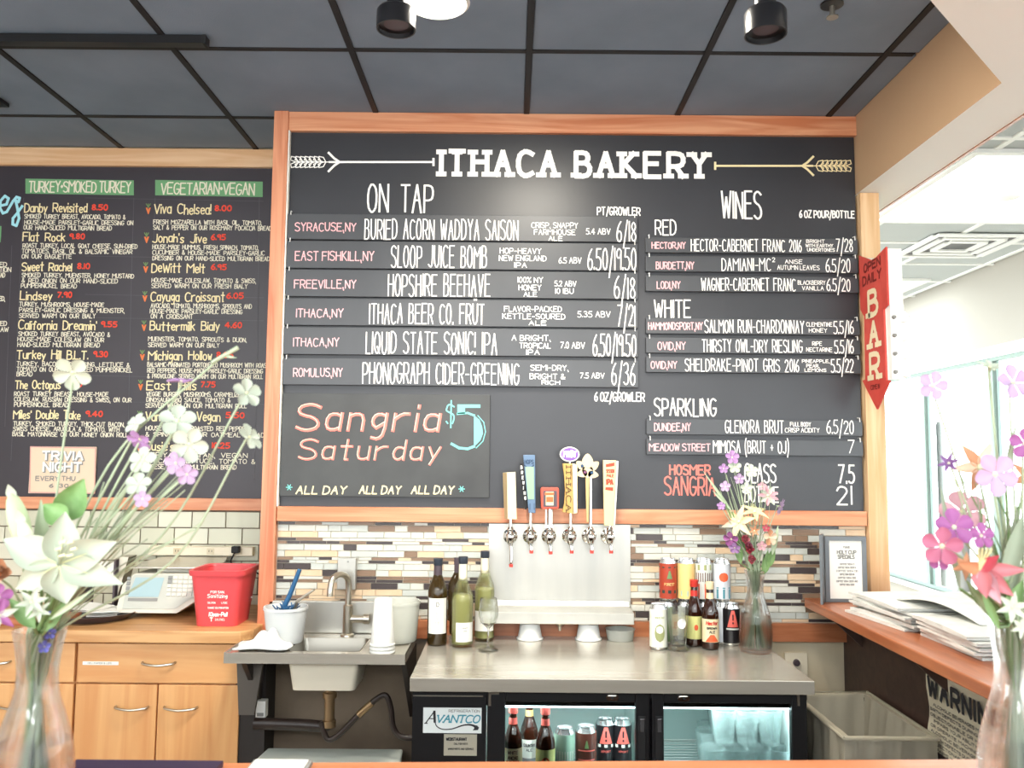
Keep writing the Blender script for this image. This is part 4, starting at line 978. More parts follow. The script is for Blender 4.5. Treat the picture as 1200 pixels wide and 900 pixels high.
# steel outlet plate
a = onY(399, 690, YM - .01); b = onY(418.5, 653, YM - .01)
t = thing('switch_plate', 'stainless steel switch plate on the mosaic above the faucet', 'switch plate', ((a.x + b.x) / 2, YM, a.z))
box('box', a.x - .01, b.x, YM - .035, YM - .0, a.z, b.z, M['steelv'], t, .003)
for z in (a.z + .015, b.z - .015): bm = BM(); lathe(bm, [(0, 0), (.004, 0), (.004, -.002), (0, -.002)], ((a.x + b.x) / 2, YM - .035, z), 10, 'Y'); obj('screw', bm, M['inkg'], t, True)
# tub with blue brush
def tub(name, lab, px, pyb, Yb, r, h, m, flare=1.08):
    c = onY(px, pyb, Yb); c = Vector((c.x, Yb, ZS + .005))
    t = thing(name, lab, 'tub', c)
    bm = BM(); R_ = r * flare
    lathe(bm, [(0, 0), (r * .96, 0), (r, .006), (R_, h - .01), (R_ + .003, h - .01), (R_ + .003, h), (R_ - .002, h), (r - .003, .008), (0, .006)], c, 36); obj('tub_body', bm, m, t, True); return t, c
tb, c = tub('plastic_tub', 'translucent tub holding blue brush and scoop, left on the sink', 334, 745, 3.26, .066, .130, M['tub'], 1.2)
t = thing('cleaning_brush', 'blue brush with upright handle standing in the translucent tub', 'brush', (c.x, c.y, c.z + .02))
bm = BM(); a = onY(335, 705, 3.25); b = onY(352, 667, 3.25); a2 = Vector((a.x - .02, 3.26, c.z + .03))
tube(bm, smoothpath([a2, (a.x - .005, 3.255, a.z - .02), (a.x + .012, 3.25, a.z + .02), (b.x, 3.24, b.z)], 5), .012, 10, .008); obj('handle', bm, M['blue'], t, True)
bm = BM(); rr = random.Random(2)
for k in range(46):
    q = Vector((c.x + rr.uniform(-.03, .035), c.y + rr.uniform(-.03, .02), c.z + .10 + rr.uniform(0, .02))); d = Vector((rr.uniform(-.5, .6), rr.uniform(-.5, .2), rr.uniform(.1, .8))).normalized()
    tube(bm, [q - Vector((0, 0, .03)), q, q + d * .03], .004, 5, .002)
obj('bristles', bm, M['blue'], t)['kind'] = 'stuff'
t = thing('scoop', 'grey metal scoop leaning over the rim of the translucent tub', 'scoop', (c.x + .03, c.y, c.z + .03))
bm = BM(); a = onY(348, 707, 3.24); b = onY(369, 692, 3.24); d = (b - a).normalized(); u = Vector((0, 1, 0)) * .014
hexa(bm, [a - u, b - u, b + u, a + u, a - u + Vector((-.004, 0, .012)), b - u + Vector((-.004, 0, .008)), b + u + Vector((-.004, 0, .008)), a + u + Vector((-.004, 0, .012))]); obj('blade', bm, M['brushed'], t, bevel=.003)
bm = BM(); tube(bm, [a + Vector((0, 0, .004)), (c.x, c.y, c.z + .03)], .006, 8); obj('handle', bm, M['brushed'], t, True)
tb2, c2_ = tub('plastic_tub', 'large empty clouded tub behind the foam cups on the sink', 465, 742, 3.30, .075, .148, M['tub2'], 1.13)
# foam cup stack
t0 = onY(447, 764, 3.10); cc = Vector((t0.x, 3.12, ZS + .001))
for k in range(3):
    c = cc + Vector((0, 0, .0125 * k))
    bm = BM(); lathe(bm, [(.043, 0), (.0455, .002), (.0455, .006), (.0425, .008), (.0315, .160), (.029, .163), (0, .163), (0, .160), (.028, .158), (.0395, .006), (.041, 0), (.043, 0)], c, 32)
    o_ = obj('foam_cup', bm, M['foam'], smooth=True, loc=c); tag(o_, ['lowest white foam cup of the upturned stack on the sink, its rim on the steel', 'middle white foam cup of the upturned stack on the sink', 'top white foam cup of the upturned stack on the sink'][k], 'cup', 'upturned foam cups on the sink')
# cloth: crumpled towel
c = onY(308, 760, 3.14); bm = BM(); n1, n2 = 22, 14; V = []
rr = random.Random(9); ph = [rr.uniform(0, 6) for _ in range(8)]
for j in range(n2 + 1):
    row_ = []
    for i in range(n1 + 1):
        u, v = i / n1 * 2 - 1, j / n2 * 2 - 1; d = min(1, math.sqrt(u * u * .95 + v * v)); x = c.x + u * .095 + .008 * math.sin(3 * v + ph[0]); y = 3.17 + v * .065 + .008 * math.sin(4 * u + ph[1])
        z = ZS + .008 + .034 * (1 - d ** 2.2) * (1 + .45 * math.sin(5 * u + 2.5 * v + ph[2]) + .3 * math.sin(9 * u - 4 * v + ph[3])) * (1.0 + .4 * u)
        row_.append(bm.verts.new((x, y, z)))
    V.append(row_)
for j in range(n2):
    for i in range(n1): bm.faces.new((V[j][i], V[j][i + 1], V[j + 1][i + 1], V[j + 1][i]))
o_ = obj('towel', bm, M['cloth'], smooth=True, loc=(c.x, 3.17, ZS + .004)); md = o_.modifiers.new('thick', 'SOLIDIFY'); md.thickness = .006; md.offset = 1
tag(o_, 'crumpled white towel on the left corner of the sink', 'towel')

# ================================================================ back bar counter and cooler
ZB = .90; CY0 = 2.79
t = thing('bar_counter', 'long stainless steel counter under the beer taps', 'counter', (.33, 3.1, .86))
bm = BM(); bx(bm, -.317, .972, CY0, YM - .017, ZB - .006, ZB); bx(bm, -.317, .972, CY0 - .003, CY0 + .006, ZB - .042, ZB + .001); bx(bm, .966, .972, CY0, 3.45, ZB - .04, ZB - .004); bx(bm, -.317, -.311, CY0, 3.45, ZB - .04, ZB - .004)
obj('top', bm, M['steel'], t, bevel=.002)
CF = 2.83; Xc0, Xc1 = -.312, .962; Xp = -.075; Xm0, Xm1 = .444, .468; CB = 3.42; zc = .852
t = thing('bar_cooler', 'black two-door glass bar refrigerator under the steel counter', 'refrigerator', (.33, 3.1, 0))
bm = BM(); bx(bm, Xc0, Xp, CF, CB, .04, zc); bx(bm, Xp, Xc1, CF + .03, CB, zc - .055, zc); bx(bm, Xp, Xc1, CF + .03, CB, .04, .1); bx(bm, Xc1 - .03, Xc1, CF + .03, CB, .1, zc - .055)
bx(bm, Xm0 + .004, Xm1 - .004, CF + .03, CB, .1, zc - .055); bx(bm, Xp, Xc1, CB - .03, CB, .1, zc - .055); bx(bm, Xc0 + .03, Xc1 - .03, CF + .05, CB - .03, 0, .04); bx(bm, Xp, Xc1, CF + .004, CF + .032, zc - .022, zc)
obj('cabinet', bm, M['black'], t)
for a, b in ((Xp, Xm0 + .004), (Xm1 - .004, Xc1 - .03)):
    bm = BM(); a += .002; b -= .002; y1 = CB - .032; z0_, z1_ = .102, zc - .057
    for q in (((a, CF + .04, z0_), (a, y1, z0_), (a, y1, z1_), (a, CF + .04, z1_)), ((b, CF + .04, z0_), (b, y1, z0_), (b, y1, z1_), (b, CF + .04, z1_)), ((a, y1, z0_), (b, y1, z0_), (b, y1, z1_), (a, y1, z1_)), ((a, CF + .04, z0_), (b, CF + .04, z0_), (b, y1, z0_), (a, y1, z0_)), ((a, CF + .04, z1_), (b, CF + .04, z1_), (b, y1, z1_), (a, y1, z1_))):
        bm.faces.new([bm.verts.new(p) for p in q])
    obj('lining', bm, M['coolin'], t)
    bm = BM(); bx(bm, a + .01, b - .01, CF + .04, CF + .05, z1_ - .006, z1_ - .001); bx(bm, b - .008, b - .002, CF + .04, CF + .048, z0_ + .01, z1_ - .01); obj('light_strip', bm, M['led'], t)
    area('cooler_lamp', ((a + b) / 2, CF + .10, z1_ - .012), b - a - .06, 1.9, (.85, 1, 1), sy=.03)
    bm = BM(); zsf = .535
    for k in range(18): y = CF + .06 + k * (y1 - CF - .07) / 17; tube(bm, [(a, y, zsf - .004), (b, y, zsf - .004)], .0018, 5)
    for y in (CF + .06, y1 - .01): tube(bm, [(a, y, zsf - .006), (b, y, zsf - .006)], .003, 6)
    obj('wire_shelf', bm, M['whitep'], t)['kind'] = 'stuff'
def cooler_door(a, b, ga, gb, hx, lx):
    gt = onY(700, 823, CF).z; dt = onY(700, 811, CF).z
    bm = BM(); bx(bm, a, ga, CF, CF + .03, .06, dt); bx(bm, gb, b, CF, CF + .03, .06, dt); bx(bm, ga, gb, CF, CF + .03, gt, dt); bx(bm, ga, gb, CF, CF + .03, .06, .13)
    d = obj('door', bm, M['black'], t, bevel=.003)
    box('glass', ga, gb, CF + .012, CF + .016, .13, gt, M['pane'], d)
    bm = BM(); z0 = onY(700, 872, CF).z; z1 = onY(700, 838, CF).z; bx(bm, hx - .013, hx + .013, CF - .006, CF + .001, z0 - .06, z1); obj('handle', bm, M['blackm'], d, bevel=.004)
    bm = BM(); bx(bm, hx - .006, hx + .008, CF - .009, CF - .005, z1 - .05, z1 - .008); obj('handle_insert', bm, mat('handle_shine', '#6d6d70', .15, .6), d, bevel=.002)
    lz = onY(700, 817, CF).z
    bm = BM()
    for zz, r, y in ((0, .010, .004), (0, .006, .007)):
        pts = [(lx + (.010 if math.cos(q) > 0 else -.010) + r * math.cos(q), CF, lz + r * math.sin(q)) for q in [2 * PI * k / 20 for k in range(20)]]; prism(bm, pts, (0, -y, 0))
    obj('lock', bm, M['chrome'], d)
    bm = BM(); lathe(bm, [(0, 0), (.004, 0), (.004, -.002), (0, -.002)], (lx, CF - .007, lz), 10, 'Y'); obj('keyhole', bm, M['ink'], d)
pX = lambda px, Y=CF: (px - 597.5) / 1000 * Y
cooler_door(Xp + .004, Xm0 + .008, onY(592, 850, CF).x, onY(745, 850, CF).x, onY(752, 850, CF).x, onY(717.5, 817, CF).x)
cooler_door(Xm1 - .008, Xc1 - .002, onY(778, 850, CF).x, onY(928, 850, CF).x, onY(772, 850, CF).x, onY(801, 817, CF).x)
for px in (577, 938):
    a = onY(px, 812, CF); bm = BM(); bx(bm, a.x - .012, a.x + .022, CF - .004, CF + .004, a.z - .004, a.z + .012); bx(bm, a.x - .012, a.x - .004, CF - .004, CF + .004, a.z - .04, a.z); obj('hinge', bm, M['brushed'], t)
box('trim_line', Xc0 + .002, Xp - .01, CF - .004, CF + .001, zc - .019, zc - .016, M['brushed'], t)
# maker's badge and rating plate on the left panel
a = onY(495.7, 858.5, CF); b = onY(564.5, 829.5, CF)
bd = box('badge', a.x, b.x, CF - .003, CF - .0002, a.z, b.z, mat('badge_white', '#e4ebea', .4), t)
Ik = Ink('Y', CF - .003, .0006)
Ik.text('REFRIGERATION', 526, 562, 831.5, 834.5, .28, jit=0); Ik.done('lettering', M['inkg'], bd)
Ik = Ink('Y', CF - .003, .0006); st, Wd = layout('VANTCO', 1.2, .22); Ik.strokes(slab(st, .7), Wd, 511, 561, 838, 846.5, .75); Ik.done('lettering', mat('badge_teal', '#3f93a6', .5), bd)
Ik = Ink('Y', CF - .003, .0009); Ik.line([(499, 847), (509, 833.5)], .6); Ik.line([(509, 833.5), (509.5, 846)], 1.4); Ik.line([(503, 842), (509, 842)], .5); Ik.line([(497.5, 847.5), (501, 847.5)], .5)
cv = smoothpath([(509.5, 845, 0), (512, 851, 0), (519, 854.5, 0), (530, 854, 0), (542, 850, 0), (551, 849.3, 0), (558, 851.5, 0)], 5)
for i, (p_, q_) in enumerate(zip(cv, cv[1:])): Ik.line([(p_.x, p_.y), (q_.x, q_.y)], .55 + .9 * (i / len(cv)) ** 3)
Ik.poly([(553, 849.5), (559, 850), (561.5, 852.5), (560, 855.5), (554, 855.8), (556, 853)]); Ik.done('lettering', M['ink'], bd)
a = onY(520, 885, CF); b = onY(559, 860.5, CF)
rp = box('rating_plate', a.x, b.x, CF - .003, CF - .0002, a.z, b.z, mat('plate_grey', '#bdb9a8', .4, .3), t)
Ik = Ink('Y', CF - .003, .0006); Ik.text('WEBSTAURANT', 523, 547, 864.5, 867.5, .42, jit=0); Ik.text('CALL FOR PARTS', 532, 548, 870.5, 872.5, .2); Ik.text('WWW.PARTS AND SERVICE', 525, 555, 876.5, 878.5, .22); Ik.done('lettering', M['ink'], rp)

# ================================================================ draft wall, taps, drip ledge
a = onY(572, 712, YM - .004); b = onY(738.5, 615, YM - .004)
t = thing('draft_panel', 'stainless steel wall panel with drip ledge behind the beer taps', 'tap panel', ((a.x + b.x) / 2, YM, a.z))
box('panel', a.x, b.x, YM - .008, YM + .003, a.z - .02, b.z, M['steelv'], t)
zt_ = 1.017; zl = .968
bm = BM(); A0, A1 = onY(564, 715, 3.34).x, onY(743, 715, 3.34).x
prism(bm, [(A0, 3.335, zl), (A0, YM - .01, zl), (A0, YM - .01, zt_ + .02), (A0, YM - .014, zt_ + .02), (A0, YM - .016, zt_), (A0, 3.335, zt_ - .006)], (A1 - A0, 0, 0)); obj('drip_ledge', bm, M['steelv'], t, bevel=.003)
bm = BM(); c = onY(656, 727, 3.39); lathe(bm, [(0, 0), (.02, 0), (.016, -.012), (.007, -.018), (.005, -.035), (0, -.035)], (c.x, 3.39, zl), 16); obj('drain_nozzle', bm, M['brushed'], t, True)
TY = 3.385
def tap(px, tip, lab, hb):
    c = onY(px, 628, YM - .01); x = c.x; z = c.z
    t = thing('beer_tap', lab, 'beer tap', (x, YM - .01, z), 'beer taps on the steel panel')
    bm = BM(); lathe(bm, [(0, 0), (.029, 0), (.029, -.006), (.02, -.012), (.012, -.016), (.012, -.04), (.017, -.042), (.017, -.052), (0, -.052)], (x, YM - .008, z), 24, 'Y'); obj('shank', bm, M['chrome'], t, True)
    bm = BM(); lathe(bm, [(0, -.028), (.010, -.026), (.014, -.016), (.0175, 0), (.0165, .012), (.011, .02), (.009, .026), (.013, .03), (.011, .038), (.006, .042), (.006, .07), (0, .07)], (x, TY, z), 20); obj('valve_body', bm, M['chrome'], t, True)
    zt = onY(px, tip, TY).z
    bm = BM(); tube(bm, [(x, TY, z + .062), (x, TY, onY(px, hb - 3, TY).z)], .0062, 10); obj('ferrule', bm, M['chrome'], t, True)
    bm = BM(); tube(bm, [(x, TY, z - .015), (x + .004, TY - .012, z - .04), (x + .004, TY - .012, zt + .008)], .0085, 12, .0065); obj('spout', bm, M['chrome'], t, True)
    bm = BM(); tube(bm, [(x + .004, TY - .012, zt + .012), (x + .004, TY - .012, zt)], .0078, 10); obj('spout_plug', bm, mat('tap_red', '#d9483f', .4) if 'tap_red' not in bpy.data.materials else bpy.data.materials['tap_red'], t)
    return t, x
H = lambda px, py: onY(px, py, TY)
def hslab(bm, pts, th=.02, y=TY): prism(bm, [Vector((H(*p).x, y - th / 2, H(*p).z)) for p in pts], (0, th, 0))
# 1 cream block
t, x = tap(598, 664, 'first beer tap from the left, with cream block handle and long spout', 608)
ti_ = mat('handle_tan', '#b9a27c', .5); cr_ = mat('handle_cream', '#ded0ae', .5)
bm = BM(); P1 = [(589, 554), (603.5, 553), (605.5, 608), (591, 608)]
def pt(p, y): q = H(*p); return Vector((q.x, y, q.z))
hexa(bm, [pt((595, 608), TY - .02), pt((605.5, 608), TY - .018), pt((605.5, 608), TY + .014), pt((591, 608), TY + .014), pt((594, 554), TY - .02), pt((604, 553), TY - .018), pt((604, 553), TY + .014), pt((589, 554), TY + .014)])
hd = obj('handle', bm, [cr_, ti_], t)
for f in hd.data.polygons:
    if f.normal.x < -.5: f.material_index = 1
# 2 blue paddle with green panel and black side
t, x = tap(621, 648, 'second beer tap, with slate blue and green tapered handle', 600)
bm = BM(); hslab(bm, [(613, 533), (627, 533), (627.5, 601), (619.5, 601)]); hd = obj('handle', bm, mat('handle_blue', '#5d7693', .45), t, bevel=.002)
bm = BM(); hslab(bm, [(615.5, 547), (625.5, 547), (625.8, 585), (618.6, 585)], .024); obj('handle_panel', bm, mat('handle_green', '#8fae93', .5), hd)
bm = BM(); hslab(bm, [(609, 543), (612.5, 543), (617, 597), (614.5, 597)], .03, TY + .01); hs = obj('handle_side', bm, M['blackm'], t)
Ik = Ink('Y', TY - .0105, .0008); Ik.text('HOPS', 615, 625, 539, 543.5, .5, jit=0); Ik.line([(614.5, 545), (620, 550.5), (625.5, 545)], .7); Ik.text('II', 621, 626, 590, 597, .4); Ik.done('lettering', mat('handle_ink', '#2f4661', .6), hd)
Ik = Ink('Y', TY - .0055, .0008)
for k, ch in enumerate('BREWING'): Ik.text(ch, 610.3 + k * .75, 612 + k * .75, 546 + k * 6, 549.5 + k * 6, .35, jit=0)
Ik.done('lettering', M['white'], hs)
# 3 square frame
t, x = tap(643, 649, 'third beer tap, with square red framed badge handle on two rods', 597)
bm = BM(); hslab(bm, [(634.5, 571), (653.5, 571), (655, 573), (655, 595), (653, 596.5), (635.5, 596.5), (634, 595), (633.3, 573)], .022); hd = obj('handle', bm, mat('badge_red', '#c8503c', .4), t, bevel=.003)
bm = BM(); hslab(bm, [(636.5, 575), (652.5, 575), (652.5, 593.5), (636.5, 593.5)], .026); obj('badge_field', bm, M['foild'], hd)
bm = BM(); hslab(bm, [(639.5, 576), (648.5, 576), (648.5, 592), (639.5, 592)], .029); bf = obj('badge_centre', bm, M['labelc'], hd)
bm = BM(); hslab(bm, [(638, 577), (649, 577), (649, 580), (638, 580)], .032); hslab(bm, [(640, 582), (648, 582), (648, 588), (640, 588)], .032); obj('badge_mark', bm, mat('badge_orange', '#dd6a3c', .5), hd)
for px in (640, 646.5):
    bm = BM(); p_, q_ = H(px, 596), H(px, 616); tube(bm, [p_, q_], .004, 8); obj('rod', bm, M['whitep'], t, True)
bm = BM(); p_ = H(643.2, 617); bx(bm, p_.x - .016, p_.x + .016, TY - .006, TY + .006, p_.z - .004, p_.z + .004); obj('cross_bar', bm, M['chrome'], t)
# 4 tall ITHACA handle with purple oval
t, x = tap(667, 648, 'fourth beer tap, tall gold lettered handle topped by purple oval badge', 602)
bm = BM(); hslab(bm, [(659, 543), (670, 543), (671.5, 602), (658.5, 600), (661, 590), (662, 575), (661, 558)], .024); hd = obj('handle', bm, mat('handle_gold', '#c9a664', .5, noise='#b8924e', nscale=(40, 40, 8)), t, bevel=.002)
bm = BM(); hslab(bm, [(670.3, 543), (676.5, 544), (676.5, 601), (671.8, 602)], .020); obj('handle_edge', bm, cr_, t, bevel=.002)
bm = BM(); o_ = H(663.2, 547); flat_text(bm, 'ITHACA', Vector((o_.x, TY - .0135, o_.z)), (0, 0, -1), (1, 0, 0), .0016, fitw=.172, h=.019, serif=1.4, gap=2.2); obj('lettering', bm, mat('handle_brown', '#5c4524', .6), hd)['kind'] = 'stuff'
oc = H(667.5, 532.3)
for r, th, m_ in ((1, .014, M['whitep']), (.86, .017, mat('badge_purple', '#7a4fa3', .4))):
    bm = BM(); prism(bm, [(oc.x + .039 * r * math.cos(q), TY - th / 2, oc.z + .0295 * r * math.sin(q)) for q in [2 * PI * k / 28 for k in range(28)]], (0, th, 0)); ob = obj('oval_badge', bm, m_, t)
bm = BM(); flat_text(bm, 'FR\xfcT', (oc.x - .024, TY - .0095, oc.z - .011), (1, 0, 0), (0, 0, 1), .0028, fitw=.048, h=.021, gap=2.6, slant=.1); obj('lettering', bm, M['white'], ob)['kind'] = 'stuff'
bm = BM(); p_, q_ = H(667.5, 539), H(667.5, 544); tube(bm, [p_, q_], .004, 8); obj('post', bm, M['chrome'], t)
# 5 hop leaf handle
t, x = tap(690, 648, 'fifth beer tap, with tan leaf shaped handle on a long stem', 562)
bm = BM()
def leafshape(cx, cy, ang, L, Wd_):
    pts = []
    for k in range(14):
        q = 2 * PI * k / 14; u = math.cos(q) * L / 2; v = math.sin(q) * Wd_ / 2 * (1 - .35 * math.cos(q)); pts.append((cx + u * math.cos(ang) - v * math.sin(ang), cy + u * math.sin(ang) + v * math.cos(ang)))
    return pts
leafm = mat('handle_leaf', '#dcc7a2', .5)
for (cx, cy, an, L, Wd_) in ((688.5, 540, -90, 17, 13), (680.5, 545, -140, 13, 9), (696.5, 545.5, -40, 13, 9), (682, 555, 170, 13, 9), (695, 556, 10, 13, 9), (688.5, 553, 90, 15, 13)):
    bm = BM(); hslab(bm, leafshape(cx, cy, math.radians(an), L, Wd_), .012 + .002 * (an == -90)); obj('handle_leaf', bm, leafm, t, bevel=.001)
for px, py, c_ in ((682, 546, '#27496b'), (693.5, 554, '#27496b'), (685.5, 553.5, '#7b4a6a')):
    bm = BM(); q_ = H(px, py); lathe(bm, [(0, 0), (.0065, 0), (.005, -.003), (0, -.004)], (q_.x, TY - .007, q_.z), 12, 'Y'); obj('dot', bm, mat('dot' + c_[1:], c_, .4), t)
bm = BM(); hslab(bm, [(686, 560), (690.8, 560), (689.8, 612), (687.2, 612)], .012); obj('handle', bm, mat('handle_stem', '#c5ab78', .5), t, bevel=.002)
# 6 tapered cream board
t, x = tap(712, 648, 'sixth beer tap, with tapered cream board handle and red print', 616)
bm = BM(); hslab(bm, [(706.5, 539), (722, 539.5), (718.7, 616), (707.7, 616)], .018); hd = obj('handle', bm, mat('handle_pale', '#dfc99d', .5), t, bevel=.002)
bm = BM(); hslab(bm, [(722.4, 540), (724.6, 540.5), (720.6, 614), (719, 616)], .014); obj('handle_edge', bm, M['whitep'], t)
Ik = Ink('Y', TY - .009, .0008); Ik.poly([(710, 544), (720, 542), (720, 546), (710, 547.5)]); Ik.text('SESSION', 710.5, 719.5, 550, 554, .4, jit=0); Ik.text('PALE', 711, 719, 556, 559, .4, jit=0); Ik.text('IPA', 711, 718, 562, 567.5, .9, jit=0); Ik.poly([(709.5, 571), (718.5, 571), (718.5, 575.5), (709.3, 574)]); Ik.done('lettering', M['redink'], hd)
# cups under the ledge
for i, (a, b) in enumerate(((606, 636), (675, 704))):
    c = onY((a + b) / 2, 741, 3.395); c = Vector((c.x, 3.395, ZB + .0005)); bm = BM()
    lathe(bm, [(.049, 0), (.052, .001), (.052, .005), (.047, .008), (.038, .058), (.034, .062), (0, .062), (0, .059), (.034, .058), (.045, .004), (.049, 0)], c, 28)
    tag(obj('white_cup', bm, M['whitep'], smooth=True, loc=c), ['upturned white plastic cup under the drip ledge, left one near the nozzle', 'upturned white plastic cup under the drip ledge, right one by the clear lid'][i], 'cup', 'upturned white cups under the ledge')
c = onY(727, 740, 3.39); c = Vector((c.x, 3.395, ZB + .0005)); bm = BM()
lathe(bm, [(0, 0), (.048, 0), (.05, .003), (.056, .04), (.058, .042), (.054, .042), (.046, .005), (0, .004)], c, 28)
tag(obj('deli_container', bm, M['tub2'], smooth=True, loc=c), 'shallow clear plastic container under the right end of the ledge', 'container')
# ================================================================ bottles, glasses and cans
def bottle(name, lab, cat, c, r, h, neck_r, sh, body, grp=None, wall=True, foil=None, foil_h=.08, cap=None, liquid=None, liq_h=.2):
    c = Vector(c); t = thing(name, lab, cat, c, grp)
    prof = [(0, .004), (r * .8, .001), (r * .96, .003), (r, .012), (r, sh), (r * .93, sh + (h - sh) * .14), (neck_r * 1.5, sh + (h - sh) * .40), (neck_r, sh + (h - sh) * .56), (neck_r * .95, h - .004), (neck_r * .95, h), (0, h)]
    if wall:
        prof = prof[:-1] + [(neck_r * .7, h), (neck_r * .75, sh + (h - sh) * .56), (neck_r * 1.3, sh + (h - sh) * .39), (r * .9, sh + (h - sh) * .1), (r - .0025, sh), (r - .0025, .01), (0, .012)]
    bm = lathe(BM(), prof, c, 32); obj('glass_body', bm, body, t, True)
    if liquid: bm = lathe(BM(), [(0, .013), (r - .0035, .013), (r - .0035, min(sh, liq_h)), (0, min(sh, liq_h))] if liq_h <= sh else [(0, .013), (r - .0035, .013), (r - .0035, sh - .002), (r * .85, sh + (liq_h - sh) * .5), (r * .6, liq_h), (0, liq_h)], c, 28); obj('wine_fill', bm, liquid, t, True)
    if foil: bm = lathe(BM(), [(neck_r + .0018, h - foil_h), (neck_r + .0014, h + .001), (0, h + .001)], c, 24); obj('foil', bm, foil, t, True)
    if cap: bm = lathe(BM(), [(neck_r + .002, h - .022), (neck_r + .003, h - .02), (neck_r + .003, h + .004), (0, h + .005)], c, 24); obj('cap', bm, cap, t, True)
    return t
def label(t, r, z0, z1, half, m, marks=(), a0=0):
    r0_ = r; c = t.location; bm = BM(); band(bm, c, r + .0008, z0, z1, a0 - half, a0 + half); l = obj('label', bm, m, t, True)
    for im, (s_, zb, h, wd, hw, mm, *k) in enumerate(marks):
        rr0 = r; r = r0_ + im * .0002
        bm = BM()
        if s_ == '#': band(bm, c, r + .0014, zb, zb + h, a0 - wd / 2 / r, a0 + wd / 2 / r, 8)
        elif s_ in ('o', 'tri'):
            N = 10
            for j in range(N):
                f0, f1 = j / N, (j + 1) / N; g = (lambda f: math.sqrt(max(0, 1 - (2 * f - 1) ** 2)) + .02) if s_ == 'o' else (lambda f: 1 - f * .75)
                for i in range(6):
                    u0, u1 = i / 3 - 1, (i + 1) / 3 - 1
                    P = lambda u, f_: (c.x + (r + .0015) * math.sin(a0 + u * wd / 2 * g(f_) / r), c.y - (r + .0015) * math.cos(a0 + u * wd / 2 * g(f_) / r), c.z + zb + h * f_)
                    bm.faces.new([bm.verts.new(p) for p in (P(u0, f0), P(u1, f0), P(u1, f1), P(u0, f1))])
        else: wrap_text(bm, s_, c, r + .0018, zb, h, wd, hw, a0, **(k[0] if k else {}))
        ob = obj('print', bm, mm, l)
        if s_ not in ('#', 'o', 'tri'): ob['kind'] = 'stuff'
    return l
def ctr(px, py, z, Y=None):
    p = onZ(px, py, z) if Y is None else onY(px, py, Y); return Vector((p.x, p.y if Y is None else Y, z))
zc_ = ZB + .0008
c = ctr(512, 755, zc_); b1 = bottle('wine_bottle', 'dark wine bottle with tall cream label, leftmost of the bottles by the sink', 'bottle', (c.x, c.y, zc_), .037, .315, .0145, .195, M['wineglassd'], 'wine bottles by the sink', foil=M['foild'], cap=M['cap'], liquid=M['amberglass'], liq_h=.05)
label(b1, .037, .045, .175, 1.05, M['label'], [('D', .145, .016, .008, .0009, M['ink']), ('L', .118, .012, .008, .0005, M['inkg']), ('C', .1, .012, .01, .0005, M['inkg']), ('HI', .08, .012, .014, .0005, M['inkg']), ('S', .06, .01, .008, .0005, M['inkg'])], .1)
c = ctr(532, 748, zc_); b4 = bottle('wine_bottle', 'dark wine bottle half hidden behind the white-foil bottle with the low label', 'bottle', (c.x + .003, c.y + .09, zc_), .037, .30, .0145, .18, M['wineglassd'], 'wine bottles by the sink', foil=M['foild'], liquid=M['amberglass'], liq_h=.16)
c = ctr(541.5, 757, zc_); b2 = bottle('wine_bottle', 'white wine bottle with cream foil and low square label, second from the left', 'bottle', (c.x, c.y, zc_), .041, .325, .0145, .17, M['wineglassg'], 'wine bottles by the sink', foil=M['foil'], cap=M['cap'], liquid=M['wine'], liq_h=.19)
label(b2, .041, .022, .092, .85, M['label'], [('PINOT', .07, .005, .022, .0005, M['inkg']), ('GRIS', .06, .004, .014, .0004, M['inkg'])], .3)
c = ctr(567, 752, zc_); b3 = bottle('wine_bottle', 'green white wine bottle behind the empty wine glass, nearest the drip ledge', 'bottle', (c.x, c.y + .03, zc_), .039, .335, .0145, .19, M['wineglassg'], 'wine bottles by the sink', foil=M['foil'], cap=M['cap'], liquid=M['wine'], liq_h=.2)
label(b3, .039, .04, .115, 1.1, M['label'], [('LEAF', .07, .012, .03, .0005, M['inkg'], {'slant': .3})])
# wine glass
c = ctr(572, 762, zc_); t = thing('wine_glass', 'empty stemmed wine glass in front of the green wine bottle', 'glass', c)
bm = lathe(BM(), [(0, 0), (.036, .0005), (.037, .002), (.012, .006), (.004, .014), (.0035, .075), (.008, .082), (.028, .10), (.036, .125), (.0365, .145), (.031, .185), (.0295, .187), (.0348, .145), (.0344, .126), (.027, .102), (0, .086)], c, 36); obj('glass_body', bm, M['stemware'], t, True)
